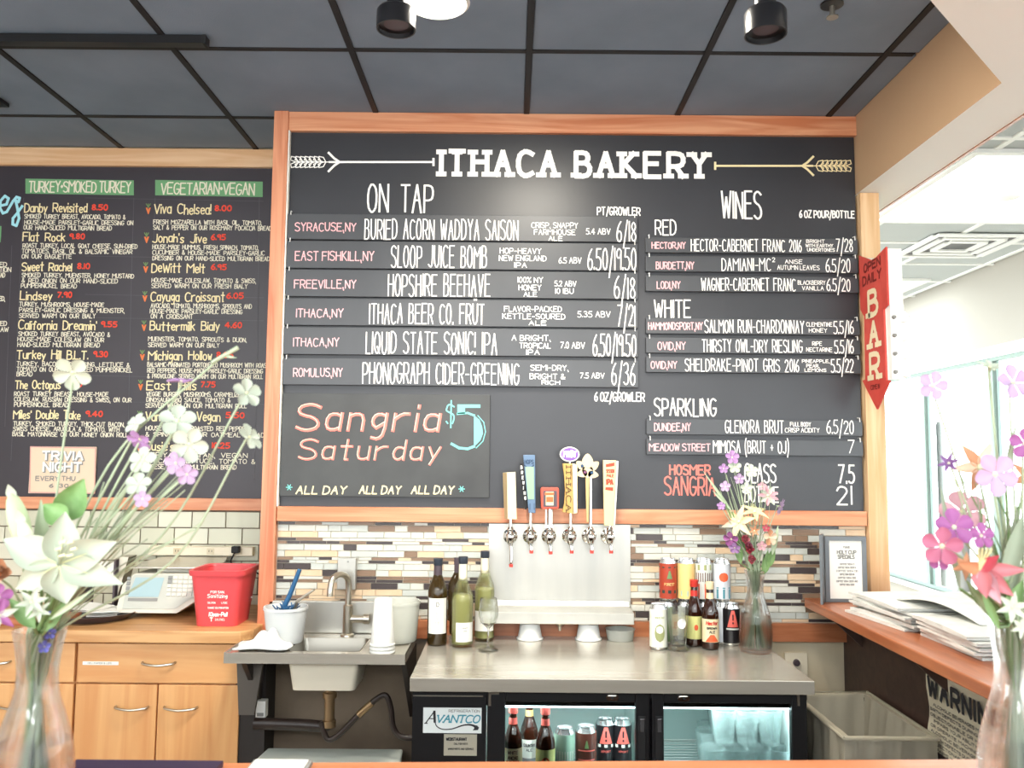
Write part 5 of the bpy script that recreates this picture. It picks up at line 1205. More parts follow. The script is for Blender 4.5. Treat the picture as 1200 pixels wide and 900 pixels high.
# beer glass
c = ctr(794.5, 761, zc_); t = thing('pint_glass', 'empty footed beer glass with white printed circle before the brown bottles', 'glass', c)
bm = lathe(BM(), [(0, 0), (.040, .0005), (.041, .004), (.030, .010), (.026, .016), (.030, .05), (.0385, .11), (.041, .165), (.0395, .165), (.037, .11), (.028, .05), (.022, .022), (0, .02)], c, 36); obj('glass_body', bm, M['stemware'], t, True)
bm = BM(); r_ = .0375; z0 = .1
pts = [(q, 1) for q in range(20)]
bm.faces.new([bm.verts.new((c.x + .008 + .016 * math.cos(2 * PI * q / 20), c.y - math.sqrt(max(.0385 ** 2 - (.008 + .016 * math.cos(2 * PI * q / 20)) ** 2, 0)) - .001, c.z + z0 + .018 * math.sin(2 * PI * q / 20))) for q in range(20)]); obj('print', bm, M['whitep'], t)
def can(name, lab, c, m, marks=(), r=.033, h=.157, grp=None, lid=True, top=None):
    c = Vector(c); t = thing(name, lab, 'can', c, grp)
    bm = lathe(BM(), [(0, .004), (r * .75, .001), (r * .8, .0), (r, .010), (r, h - .018), (r * .80, h - .005), (r * .82, h), (r * .76, h - .001), (r * .74, h - .006), (0, h - .006)], c, 30); obj('can_body', bm, M['can'], t, True)
    label(t, r, .010, h - .018, PI * .97, m, marks)
    bm = BM(); bx(bm, c.x - .008, c.x + .008, c.y - .014, c.y + .004, c.z + h - .006, c.z + h - .0045); obj('tab', bm, M['can'], t)
    return t
CM = {k: mat('can_' + k, v, .35) for k, v in dict(red='#a8412c', sand='#e8c983', stripe='#cfd3cd', pale='#cfd3d8', white='#e6e8da', orange='#e2623a', green='#6f8c5c', olive='#9aa06e', teal='#4b8c99', brown='#5a2f26', mint='#a9c9b4', coral='#ee6d63', darkg='#2c3a33', grey='#8a8d8e', crimson='#c8372f').items()}
G1 = 'beer cans stacked beside the middle vase'
Yc = 3.345; z2 = zc_ + .160
spec = [(783, 'red', 'brick red can with green tree mark, left end of the upper row', [('tri', .085, .03, .02, 0, CM['green']), ('FOREST', .06, .009, .04, .0008, CM['sand']), ('#', .125, .005, .2, 0, CM['darkg']), ('#', .03, .012, .2, 0, CM['darkg'])]),
        (804, 'sand', 'pale yellow can, second in the upper row', [('#', .02, .02, .2, 0, CM['mint'])]),
        (824.5, 'stripe', 'can with brown stripes over orange, third in the upper row', [('#', .012, .055, .2, 0, CM['orange'])] + [('#', .08, .03, .003, 0, CM['brown'])] + [('#', .118, .02, .2, 0, CM['olive'])]),
        (846, 'pale', 'white can with orange sun and blue waves, right end of the upper row', [('o', .075, .035, .034, 0, CM['orange']), ('#', .012, .035, .2, 0, CM['teal']), ('#', .05, .004, .2, 0, CM['teal'])])]
for px, k, lab, mk in spec:
    p = onY(px, 700, Yc); t = can('beer_can', lab, (p.x, Yc, z2), CM[k], mk, .0335, .160, G1)
    if k == 'stripe':
        l = [o for o in t.children if o.name.startswith('label')][0]
        for j in range(-4, 5):
            bm = BM(); a = j * .26; band(bm, t.location, .0335 + .0014, .075, .108, a - .05, a + .05, 2); obj('stripe', bm, CM['brown'], l)
for i, (px, k, lab) in enumerate(((781, 'green', 'dark green can under the brick red can'), (803, 'stripe', 'silver striped can under the pale yellow can'), (825, 'darkg', 'dark can under the striped orange can, behind the bottles'), (847, 'pale', 'silver can under the sun and waves can'))):
    p = onY(px, 745, Yc); can('beer_can', lab, (p.x, Yc, zc_), CM[k], [], .0335, .159, G1)
c = ctr(771.5, 744, zc_, 3.24); t = can('beer_can', 'white can with green bearded shield mark, standing alone left of the bottles', c, CM['white'], [('tri', .028, -.0, .0, 0, CM['green'])] if 0 else [('o', .03, .065, .036, 0, CM['olive']), ('o', .06, .028, .026, 0, CM['white']), ('WHITE ALE', .115, .006, .036, .0006, CM['olive'])], .0325, .165)
c = ctr(856.5, 755, zc_); t = can('beer_can', 'black can with red letter A and exclamation mark next to the vase', c, M['canblack'], [('tri', .07, .062, .042, 0, CM['coral']), ('#', .095, .022, .005, 0, M['canblack']), ('#', .082, .007, .005, 0, M['canblack']), ('#', .06, .006, .05, 0, CM['stripe'])], .035, .155)
def beer(lab, c, lm, marks, r=.0315, h=.240, neck=None, grp=None):
    t = bottle('beer_bottle', lab, 'bottle', c, r, h, .0125, .125, M['amberglass'], grp, wall=False, cap=M['cap'] if neck is None else neck)
    label(t, r, .028, .112, 1.35, lm, marks)
    bm = BM(); 
    lathe(bm, [(.0152, h - .072), (.0134, h - .035)], c, 20); obj('neck_label', bm, lm if neck is None else neck, t, True)
    return t
G2 = 'brown beer bottles on the steel counter'
c = ctr(786, 753, zc_); beer('brown beer bottle behind the empty beer glass, red neck band', (c.x, c.y, zc_), M['labelc'], [('ALE', .06, .02, .04, .0016, CM['orange'])], neck=CM['crimson'], grp=G2)
c = ctr(814, 756, zc_); beer('brown beer bottle with plain yellow-green label and small orange fish mark', (c.x, c.y, zc_), M['labely'], [('o', .06, .022, .014, 0, CM['orange'])], neck=CM['crimson'], grp=G2)
c = ctr(832.5, 760, zc_); t = beer('brown beer bottle with cream label and red script, beside the black can', (c.x, c.y, zc_), M['labelc'], [('Hector', .092, .012, .045, .0016, CM['crimson'], {'slant': .2}), ('BROWN', .076, .007, .038, .001, M['ink']), ('ALE', .062, .008, .02, .001, M['ink']), ('tri', .03, .026, .05, 0, CM['orange'])], neck=M['labelc'], grp=G2)
# inside the cooler
zs_ = .536; G3 = 'beer bottles behind the left cooler door'; G4 = 'beer cans behind the left cooler door'
def cc(px, Y): p = onY(px, 880, Y); return Vector((p.x, Y, zs_))
beer('cooler beer bottle with cream label and orange lettering, leftmost behind the glass', cc(601, 2.93), M['labelc'], [('WHITE', .095, .01, .034, .0009, CM['brown']), ('ANCHO', .078, .01, .034, .0009, CM['brown']), ('MICK', .055, .018, .042, .0022, CM['orange'])], neck=CM['coral'], grp=G3)
beer('cooler beer bottle with grey landscape label, second from the left', cc(620, 3.02), M['label'], [('COUNTRY', .09, .009, .04, .0009, M['ink']), ('ALE', .075, .008, .02, .0008, M['ink']), ('#', .03, .022, .06, 0, CM['grey'])], neck=CM['sand'], grp=G3)
beer('cooler beer bottle with yellow-green label and round fish mark, third from the left', cc(639, 2.92), M['labely'], [('o', .055, .034, .026, 0, CM['orange']), ('o', .063, .02, .013, 0, M['labely']), ('K', .075, .014, .008, .001, M['ink'])], r=.032, neck=CM['coral'], grp=G3)
t = can('beer_can', 'striped mint and orange can behind the left cooler door', cc(661.5, 2.96), CM['mint'], [('#', .01, .04, .2, 0, CM['orange']), ('#', .058, .004, .2, 0, M['ink'])], .0335, .165, G4)
l = [o for o in t.children if o.name.startswith('label')][0]
for j in range(-4, 5): bm = BM(); band(bm, t.location, .0335 + .0014, .066, .095, j * .26 - .045, j * .26 + .045, 2); obj('stripe', bm, M['label'], l)
can('beer_can', 'dark brown banded can with green tree behind the left cooler door', cc(686.5, 2.98), CM['brown'], [('#', .09, .004, .06, 0, CM['coral']), ('#', .06, .004, .06, 0, CM['coral']), ('tri', .1, .025, .014, 0, CM['green']), ('#', .01, .01, .2, 0, M['label'])], .035, .165, G4)
for i, px in enumerate((709, 729)):
    can('beer_can', ['dark can with coral mark, left one of the twins in the left cooler', 'dark can with coral mark, right one of the twins in the left cooler'][i], cc(px, 3.08), M['canblack'], [('tri', .082, .056, .046, 0, CM['coral']), ('#', .103, .022, .0055, 0, M['canblack']), ('#', .090, .007, .0055, 0, M['canblack']), ('#', .070, .010, .2, 0, M['label']), ('XPORT', .054, .006, .034, .0007, CM['coral'])], .0325, .160, G4)
gl = thing('glass_tumbler', 'clear tumbler in the pile of glasses behind the right cooler door', 'glass', (0, 0, 0), 'clear glasses piled behind the right cooler door')
thin = mat('tumbler_glass', '#cfe2e0', .12, trans=.6, ior=1.15, alpha=.34)
bm = lathe(BM(), [(0, 0), (.030, 0), (.032, .003), (.042, .112), (.0405, .112), (.030, .008), (0, .006)], (0, 0, 0), 20); gb = obj('glass_body', bm, thin, gl, True)
bm = lathe(BM(), [(.0412, .106), (.0425, .109), (.0425, .113), (.0405, .113)], (0, 0, 0), 20); gr_ = obj('rim_band', bm, thin, gl, True)
spots = []
for j, Y_ in enumerate((2.93, 3.02, 3.11, 3.2)):
    for i in range(4): spots.append((onY(833 + 26.5 * i + (j % 2) * 5, 880, 2.95).x + j * .012, Y_, zs_ + .0))
for j, Y_ in enumerate((2.965, 3.06, 3.15)):
    for i in range(3): spots.append((onY(848 + 27 * i, 880, 2.97).x + j * .012, Y_, zs_ + .1145))
rr = random.Random(4)
for i, s_ in enumerate(spots):
    if i == 0: o_ = gl
    else:
        o_ = gl.copy(); COL.objects.link(o_)
        for ch in (gb, gr_): k = ch.copy(); COL.objects.link(k); k.parent = o_
    o_.location = (s_[0], s_[1], s_[2])
    lay, rw, cl = ('lower', i // 4, i % 4) if i < 16 else ('upper', (i - 16) // 3, (i - 16) % 3)
    o_['label'] = 'clear tumbler, %s layer of the cooler glasses, %s row, %s from left' % (lay, ('front', 'second', 'third', 'rearmost')[rw], ('first', 'second', 'third', 'fourth')[cl])

# ================================================================ right side: ledge, half wall, papers, bin, signs
struct(box('wall_half', 1.335, 1.41, 1.69, YM + .018, 0, 1.022, M['walnut']))
ZL = 1.06
t = thing('side_ledge', 'cherry wood ledge running towards the camera on the right, holding newspapers', 'ledge', (1.46, 2.5, 1.02))
bm = BM(); prism(bm, [(1.163, 1.69, 1.024), (1.163, YM - .035, 1.024), (1.80, YM - .035, 1.024), (1.80, 1.69, 1.024)], (0, 0, .036)); obj('top', bm, M['ledge'], t, bevel=.004)
for y in (1.9, 2.65, 3.3): bm = BM(); prism(bm, [(1.333, y, 1.022), (1.20, y, 1.022), (1.333, y, .90)], (0, .02, 0)); obj('bracket', bm, M['walnut'], t)
# outlet plate on the beige wall
a = onY(920, 795, YM + .01); b = onY(946, 765, YM + .01)
t = thing('wall_outlet', 'ivory outlet plate low on the beige wall by the waste bin', 'outlet', ((a.x + b.x) / 2, YM, a.z))
box('plate', a.x, b.x, YM + .008, YM + .0195, a.z, b.z, bpy.data.materials['ivory_plastic'], t, .002)
c = onY(934, 777, YM); bm = BM(); lathe(bm, [(0, 0), (.014, 0), (.012, -.012), (0, -.014)], (c.x, YM + .008, c.z), 14, 'Y'); obj('socket', bm, M['foild'], t, True)
# waste bin with liner
t = thing('waste_bin', 'rectangular dark waste bin with crumpled translucent liner at right', 'bin', (1.165, 2.95, 0))
bm = taper(.001, .745, (1.055, 1.275, 2.75, 3.15), (1.035, 1.30, 2.70, 3.20), .004, .03); obj('bin_body', bm, M['binblk'], t, True)
bm = BM(); rr = random.Random(8); RZ = []
def lring(x0, x1, y0, y1, z, amp, n=80):
    out = []; per_ = 2 * ((x1 - x0) + (y1 - y0))
    for k in range(n):
        s_ = per_ * k / n; w_, d_ = x1 - x0, y1 - y0
        if s_ < w_: p = (x0 + s_, y0, 0, -1)
        elif s_ < w_ + d_: p = (x1, y0 + s_ - w_, 1, 0)
        elif s_ < 2 * w_ + d_: p = (x1 - (s_ - w_ - d_), y1, 0, 1)
        else: p = (x0, y1 - (s_ - 2 * w_ - d_), -1, 0)
        q = amp * (math.sin(k * 1.7 + z * 9) + .6 * math.sin(k * .73 + z * 5)); out.append(bm.verts.new((p[0] + p[2] * q, p[1] + p[3] * q, z + amp * .6 * math.sin(k * .5))))
    return out
RZ = [lring(1.03, 1.305, 2.694, 3.206, .36, .012), lring(1.026, 1.309, 2.69, 3.21, .5, .012), lring(1.022, 1.313, 2.686, 3.214, .62, .009), lring(1.024, 1.311, 2.688, 3.212, .71, .004), lring(1.024, 1.311, 2.688, 3.212, .755, .002), lring(1.045, 1.29, 2.712, 3.188, .757, .001), lring(1.05, 1.285, 2.72, 3.18, .68, .006), lring(1.07, 1.26, 2.75, 3.15, .45, .01), lring(1.09, 1.24, 2.8, 3.1, .2, .01)]
for A, B in zip(RZ, RZ[1:]):
    for k in range(80): bm.faces.new((A[k], A[(k + 1) % 80], B[(k + 1) % 80], B[k]))
obj('liner', bm, M['liner'], t, True)
bm = BM(); tube(bm, [(1.024, 2.688, .757), (1.311, 2.688, .757), (1.311, 3.212, .757), (1.024, 3.212, .757), (1.024, 2.688, .757)], .006, 8); obj('liner_hem', bm, M['liner'], t, True)
# warning notice on the half wall
def WX(px, py): return onX(px, py, 1.335)
y0 = WX(1089, 800).y; zt_ = WX(1090, 783).z; zb_ = WX(1089, 872).z; y1 = y0 - .52
t = thing('warning_notice', 'curling paper notice headed WARNING on the dark half wall', 'notice', (1.333, (y0 + y1) / 2, zb_))
bm = BM(); n_ = 16; V = [[bm.verts.new((1.3335 - .003 - .010 * (math.cos(j / 8 * 2 * PI) * .3 + .3) * (1 - i / n_) - (.012 if (i == 0 and j in (0,)) else 0), y0 + (y1 - y0) * i / n_ + (.006 * math.sin(j * 1.3) if i == 0 else 0), zb_ + (zt_ - zb_) * j / 8)) for j in range(9)] for i in range(n_ + 1)]
for i in range(n_):
    for j in range(8): bm.faces.new((V[i][j], V[i + 1][j], V[i + 1][j + 1], V[i][j + 1]))
obj('sheet', bm, M['labelc'] if 0 else mat('notice_paper', '#e4dcc2', .8), t, True)
bm = BM(); xx = 1.3195; zt2_ = zt_ - .03
flat_text(bm, 'WARNING', (xx, y0 - .025, zt_ - .075), (0, -1, 0), (0, 0, 1), .0075, fitw=.40, h=.052, gap=3.2)
for k in range(10):
    ww_ = .42 if k % 3 else .36
    flat_text(bm, ['ALCOHOLIC BEVERAGES MAY CAUSE', 'BIRTH DEFECTS DURING PREGNANCY', 'OBJECTIONABLE OR HARMFUL TO', 'IMPAIRS YOUR ABILITY TO DRIVE', 'OR OPERATE MACHINERY AND MAY'][k % 5], (xx, y0 - .035 - (.02 if k % 3 == 0 else 0), zt_ - .103 - k * .0165), (0, -1, 0), (0, 0, 1), .0011, fitw=ww_, h=.008, gap=2)
obj('lettering', bm, M['ink'], t)['kind'] = 'stuff'
# framed specials menu, a two-winged holder
t = thing('menu_holder', 'dark framed specials menu standing at the far end of the ledge', 'menu holder', (1.36, 3.3, ZL))
Yh = 3.33; a = onY(968, 693, Yh); b = onY(1015, 629, Yh)
zb_ = ZL + .001; zt_ = b.z
bm = BM(); w_ = .016
bx(bm, a.x, a.x + w_, Yh, Yh + .02, zb_, zt_); bx(bm, b.x - w_, b.x, Yh, Yh + .02, zb_, zt_); bx(bm, a.x + w_, b.x - w_, Yh, Yh + .02, zt_ - w_, zt_); bx(bm, a.x + w_, b.x - w_, Yh, Yh + .02, zb_, zb_ + .012); obj('frame', bm, mat('frame_grey', '#6d7378', .4), t)
pg = box('page', a.x + w_, b.x - w_, Yh + .008, Yh + .012, zb_ + .012, zt_ - w_, M['paper'], t)
bm = BM(); prism(bm, [(a.x - .004, Yh, zb_), (a.x - .035, Yh - .06, zb_), (a.x - .042, Yh - .055, zb_), (a.x - .01, Yh + .01, zb_)], (0, 0, zt_ - zb_ + .01)); obj('wing', bm, bpy.data.materials['frame_grey'], t)
Ik = Ink('Y', Yh + .008, .0008); Ik.text('MARK', 988, 996, 640, 642.5, .3, jit=0); Ik.text("HOLY CUP", 981, 1003, 645, 649, .6, jit=0); Ik.text('SPECIALS', 982, 1001, 650.5, 654.5, .6, jit=0)
for k in range(7): Ik.text('COFFEE SODA CIDER AND TEA'[:14 + (k * 5) % 9], 984 - (k % 3) * 2, 1001 + (k % 3) * 2, 660 + k * 4, 662 + k * 4, .25)
Ik.done('lettering', M['inkg'], pg)
# newspapers
def newspaper(cx, cy, z, ang, w, d, lab, grp, droop=0, h=.011, seed=0):
    r_ = random.Random(seed); ca_, sa_ = math.cos(ang), math.sin(ang); bm = BM(); n = 8; th = h; Vt, Vb = [], []
    for i in range(n + 1):
        rt_, rb_ = [], []
        for j in range(5):
            u = (i / n - .5) * w; v = (j / 4 - .5) * d; zz = z + .0005 + (droop * max(0, (.35 - i / n)) * -1 if droop else 0) + .002 * math.sin(i * .9 + seed)
            zz = max(zz, z)
            x, y = cx + u * ca_ - v * sa_, cy + u * sa_ + v * ca_
            puff = th * (1 if 0 < j < 4 else .55)
            rt_.append(bm.verts.new((x, y, zz + puff))); rb_.append(bm.verts.new((x, y, z)))
        Vt.append(rt_); Vb.append(rb_)
    for i in range(n):
        for j in range(4): bm.faces.new((Vt[i][j], Vt[i + 1][j], Vt[i + 1][j + 1], Vt[i][j + 1])); bm.faces.new((Vb[i][j], Vb[i][j + 1], Vb[i + 1][j + 1], Vb[i + 1][j]))
        bm.faces.new((Vt[i][0], Vb[i][0], Vb[i + 1][0], Vt[i + 1][0])); bm.faces.new((Vt[i][4], Vt[i + 1][4], Vb[i + 1][4], Vb[i][4]))
    for j in range(4): bm.faces.new((Vt[0][j], Vt[0][j + 1], Vb[0][j + 1], Vb[0][j])); bm.faces.new((Vt[n][j], Vb[n][j], Vb[n][j + 1], Vt[n][j + 1]))
    t = thing('newspaper', lab, 'newspaper', (cx, cy, z), grp); obj('pages', bm, M['news'], t, True)
    bm = BM()
    for k in range(2): # fold lines of the inner pages along the front edge
        zz = z + th * (.3 + .3 * k)
        pa = (cx + (-w / 2) * ca_ - (-d / 2 - .001) * sa_, cy + (-w / 2) * sa_ + (-d / 2 - .001) * ca_, zz); pb = (cx + (w / 2) * ca_ - (-d / 2 - .001) * sa_, cy + (w / 2) * sa_ + (-d / 2 - .001) * ca_, zz)
        tube(bm, [pa, pb], .0008, 4)
    obj('fold_line', bm, M['inkg'], t)
    return t
rr = random.Random(21)
ns = 6; z = ZL + .001
for k in range(ns):
    lab = ['lowest', 'second lowest', 'third from the bottom', 'third from the top', 'second from the top'][k] + ' newspaper of the taller stack on the ledge' if k < ns - 1 else 'top newspaper of the taller stack by the framed menu'
    newspaper(1.52 + rr.uniform(-.02, .02), 2.98 + rr.uniform(-.02, .02), z, .12 + rr.uniform(-.08, .08), .56, .36, lab, 'folded newspapers in the taller stack', seed=k, h=.012); z += .0125
z = ZL + .001
for k in range(5):
    lab = ['lowest', 'second lowest', 'middle', 'second from the top'][k] + ' newspaper of the nearer stack on the ledge' if k < 4 else 'uppermost newspaper of the nearer stack, partly behind the pink flowers'
    newspaper(1.50 + rr.uniform(-.015, .015), 2.55 + rr.uniform(-.01, .01), z, -.02 + rr.uniform(-.05, .05), .46, .34, lab, 'folded newspapers in the nearer stack', seed=k + 9, h=.0125); z += .013
# an open paper slipping from the tall stack on to the near one
bm = BM(); n = 14; V = []
for i in range(n + 1):
    f_ = i / n; y = 2.92 - .40 * f_; zz = ZL + .080 - .006 * f_ + .022 * math.sin(f_ * PI) - .0 * f_; row_ = []
    for j in range(9): u = j / 8; row_.append(bm.verts.new((1.30 + .06 * f_ + (.36 - .02 * f_) * u, y + .05 * u, zz + .006 * math.sin(5 * u + 3 * f_))))
    V.append(row_)
for i in range(n):
    for j in range(8): bm.faces.new((V[i][j], V[i + 1][j], V[i + 1][j + 1], V[i][j + 1]))
o_ = obj('newspaper', bm, M['news'], smooth=True, loc=(1.5, 2.7, ZL + .08)); md = o_.modifiers.new('t', 'SOLIDIFY'); md.thickness = .004
tag(o_, 'loose newspaper draped from the taller stack over the nearer stack', 'newspaper')
# BAR blade sign, projecting from the end post
XS = 1.416
def SX(px, py): return onX(px, py, XS)
t = thing('bar_sign', 'red arrow shaped blade sign reading BAR, with bulbs, on the end post', 'sign', (XS + .02, 3.3, SX(1028, 480).z))
ya, yb = YM - .034, YM - .034 - .25
zz = lambda py, y: EYE.z + 0 * y + SX(1010 + 30 * (ya - y) / .25, py).z - EYE.z
out = [(ya, 297.5), (ya - .13, 304), (yb, 288), (yb - .002, 357), (yb + .035, 362), (yb + .03, 446), (yb, 446), (ya - .13, 480), (ya - .0, 446), (ya - .03, 445), (ya - .035, 370), (ya, 362)]
bm = BM(); prism(bm, [(XS, y, zz(py, y)) for y, py in out], (.007, 0, 0)); sg = obj('face_panel', bm, M['sred'], t)
bm = BM(); prism(bm, [(XS + .0075, y, zz(py, y)) for y, py in ((ya, 300), (ya - .13, 306), (yb, 290), (yb - .002, 357), (yb + .035, 362), (yb + .03, 445), (ya - .03, 445), (ya - .035, 370), (ya, 362))], (.052, 0, 0)); obj('light_box', bm, M['whitep'], t)
bm = BM(); y = yb
for k in range(7):
    za, zb__ = zz(357 + 12.5 * k, yb), zz(357 + 12.5 * (k + 1), yb)
    bx(bm, XS + .009, XS + .060, yb - .004, yb + .034, zb__, za)
obj('edge_channel', bm, M['whitep'], t)
for k in range(4):
    z_ = zz(372 + 21.5 * k, yb); bm = BM(); lathe(bm, [(0, -.022), (.014, -.018), (.02, -.004), (.018, .008), (.008, .016), (.006, .022), (0, .022)], (XS + .058, yb - .008, z_), 16); obj('bulb', bm, M['bulb'], t, True)
    bm = BM(); lathe(bm, [(0, 0), (.008, 0), (.006, -.012), (0, -.012)], (XS + .02, yb - .004, z_), 10, 'Y'); obj('socket', bm, M['inkg'], t)
def sign_text(s_, y_, pyt, pyb, wd, hw, m_, serif=0, gap=2.2):
    bm = BM(); zb__ = zz(pyb, y_); h_ = zz(pyt, y_) - zb__
    flat_text(bm, s_, (XS - .0012, y_, zb__), (0, -1, 0), (0, 0, 1), hw, fitw=wd, h=h_, serif=serif, gap=gap); obj('lettering', bm, m_, sg)['kind'] = 'stuff'
sign_text('OPEN', ya - .05, 309, 318, .15, .0045, M['sdark']); sign_text('DAILY', ya - .035, 324, 334, .17, .0045, M['sdark'])
for ch, (p0, p1) in zip('BAR', ((342, 370), (379, 407), (416, 444))): sign_text(ch, ya - .085, p0, p1, .078, .0105, M['scream'], 1.8)
sign_text('COME IN', ya - .085, 452, 457, .08, .002, M['sdark'])

# ================================================================ front bar
FZ = 1.05
t = thing('front_bar', 'orange wood bar top along the bottom of the picture holding both vases', 'bar', (0, .95, 0))
bm = BM(); prism(bm, [(-1.9, .42, FZ - .04), (1.9, .42, FZ - .04), (1.9, 1.684, FZ - .04), (-1.9, 1.536, FZ - .04)], (0, 0, .04)); obj('top', bm, M['bar'], t, bevel=.004)
bm = BM(); bx(bm, -1.85, 1.85, .62, 1.45, 0, FZ - .041); obj('base', bm, M['walnut'], t)
a, b = onZ(88, 899, FZ), onZ(262, 899, FZ)
tag(box('menu_folder', a.x, b.x, a.y - .22, a.y + .004, FZ + .0008, FZ + .012, mat('dark_purple', '#2b1c3c', .5), loc=(a.x, a.y, FZ)), 'dark purple folder lying on the front bar beside the left vase', 'folder')
a, b = onZ(296, 898, FZ), onZ(366, 898, FZ)
t = thing('card_holder', 'white framed card lying on the front bar left of centre', 'card', ((a.x + b.x) / 2, a.y, FZ)); box('frame', a.x, b.x, a.y - .16, a.y + .006, FZ + .0008, FZ + .010, M['inkg'], t, .002); box('card', a.x + .006, b.x - .006, a.y - .154, a.y, FZ + .010, FZ + .0125, M['paper'], t)

# ================================================================ vases and flowers
def vase(lab, c, h, water=.45, s=1.0):
    c = Vector(c); t = thing('glass_vase', lab, 'vase', c)
    P = [(.050, 0), (.054, .02), (.0575, .2), (.054, .40), (.043, .55), (.031, .68), (.0285, .78), (.031, .88), (.0375, 1.0)]
    sm = smoothpath([(r * s, z * h, 0) for r, z in P], 4); w = .0028
    outp = [(0, 0)] + [(p.x, p.y) for p in sm]; inp = [(p.x - w, p.y) for p in reversed(sm) if p.y > .012] + [(0, .012)]
    bm = lathe(BM(), outp + inp, c, 40); obj('glass_body', bm, M['glass'], t, True)
    wp = [(p.x - w - .0006, p.y) for p in sm if .013 < p.y < h * water]
    bm = lathe(BM(), [(0, .0135)] + [(wp[0][0], .0135)] + wp + [(0, wp[-1][1])], c, 40); obj('water', bm, M['water'], t, True)
    return t
P_ = {k: mat('petal_' + k, v, .6, sub=.12) for k, v in dict(white='#bac3b1', lilac='#b49bbb', mauve='#a680b0', magenta='#96568c', pink='#c79aa2', coral='#c0767c', orange='#c08a66', peach='#e6c6ab', yellow='#ddd6a4', crimson='#b54a5a', blue='#6468b4', purple='#775285', rose='#a8607a', throat='#dfe5b4').items()}
M['pollen'] = mat('pollen', '#b8a457', .8); M['anther'] = mat('anther', '#e9e6bd', .7)
def petal(bm, base, d, nrm, L, W, curl=0.0, cup=.15, pointed=1, nu=7, nv=4, ruffle=0, tw=0):
    d = Vector(d).normalized(); nrm = Vector(nrm); nrm = (nrm - d * nrm.dot(d)).normalized(); sd = d.cross(nrm); g = []
    for i in range(nu + 1):
        u = i / nu
        w = (math.sin(PI * min(u ** .75, 1)) ** .9 * (1 - .15 * u) if pointed == 1 else math.sin(PI * (u * .93) ** 1.7 + .06) ** .75 if pointed == 0 else math.sin(PI * (u * .96 + .02)) ** .6)
        w = max(w, .04 if u > .5 else .12); row_ = []
        for j in range(nv + 1):
            v = (j / nv - .5) * 2
            p = base + d * (L * u) + nrm * (curl * L * u * u + cup * W * (v * v - .5) * w + ruffle * L * u * math.sin(v * 5 + i)) + sd * (W / 2 * w * v)
            row_.append(bm.verts.new(p))
        g.append(row_)
    for i in range(nu):
        for j in range(nv): bm.faces.new((g[i][j], g[i + 1][j], g[i + 1][j + 1], g[i][j + 1]))
def basis(f):
    f = Vector(f).normalized(); a = Vector((0, 0, 1)) if abs(f.z) < .9 else Vector((0, 1, 0)); e1 = a.cross(f).normalized(); return f, e1, f.cross(e1)
CAMD = lambda p: (EYE - p).normalized()
def head(t, c, f, R, kind, m, m2=None, ang0=.3, detail=True):
    """flower head at c facing f; petals are single parts"""
    f, e1, e2 = basis(f); n = {'five': 5, 'star': 6, 'lily': 6, 'daisy': 9}.get(kind, 5)
    pm = []
    if kind == 'ball':
        rr = random.Random(int(c.x * 1e4)); 
        for k in range(16):
            a = k * 2.4; el = .15 + 1.2 * (k / 16); d = (e1 * math.cos(a) + e2 * math.sin(a)) * math.sin(el) + f * math.cos(el); bm = BM()
            petal(bm, c, d, f, R * rr.uniform(.8, 1.05), R * .8, .15, .3, 2, 4, 4, .06); obj('petal', bm, m if k % 3 else (m2 or m), t, True)
        return
    for k in range(n):
        a = ang0 + 2 * PI * k / n; rad = e1 * math.cos(a) + e2 * math.sin(a)
        fw = {'five': .35, 'star': .55, 'lily': .5, 'daisy': .2}[kind]; d = rad + f * fw; bm = BM()
        W = R * {'five': .92, 'star': .5, 'lily': .5, 'daisy': .42}[kind]; cu = {'five': -.22, 'star': -.35, 'lily': -.5, 'daisy': -.1}[kind]
        petal(bm, c + rad * R * .05, d, f, R * 1.08, W, cu, .2, {'five': 0, 'star': 1, 'lily': 1, 'daisy': 2}[kind], 7 if detail else 5, 4); obj('petal', bm, (m2 if (m2 and k % 2) else m), t, True)
    bm = BM(); lathe(bm, [(0, -R * .05), (R * .12, 0), (R * .1, R * .12), (0, R * .16)], c, 10); obj('flower_centre', bm, M['anther'], t, True)
    bm = BM(); tube(bm, [c - f * R * .5, c - f * R * .2, c + f * R * .02], R * .05, 8, R * .2); obj('calyx', bm, M['stem'], t, True)
def stem_path(neck, bottom, tip, bend, sag=.0):
    n = Vector(neck); b = Vector(bottom); t_ = Vector(tip); mid = n.lerp(t_, .5) + Vector(bend)
    return smoothpath([b, b.lerp(n, .6), n, mid, t_], 6)
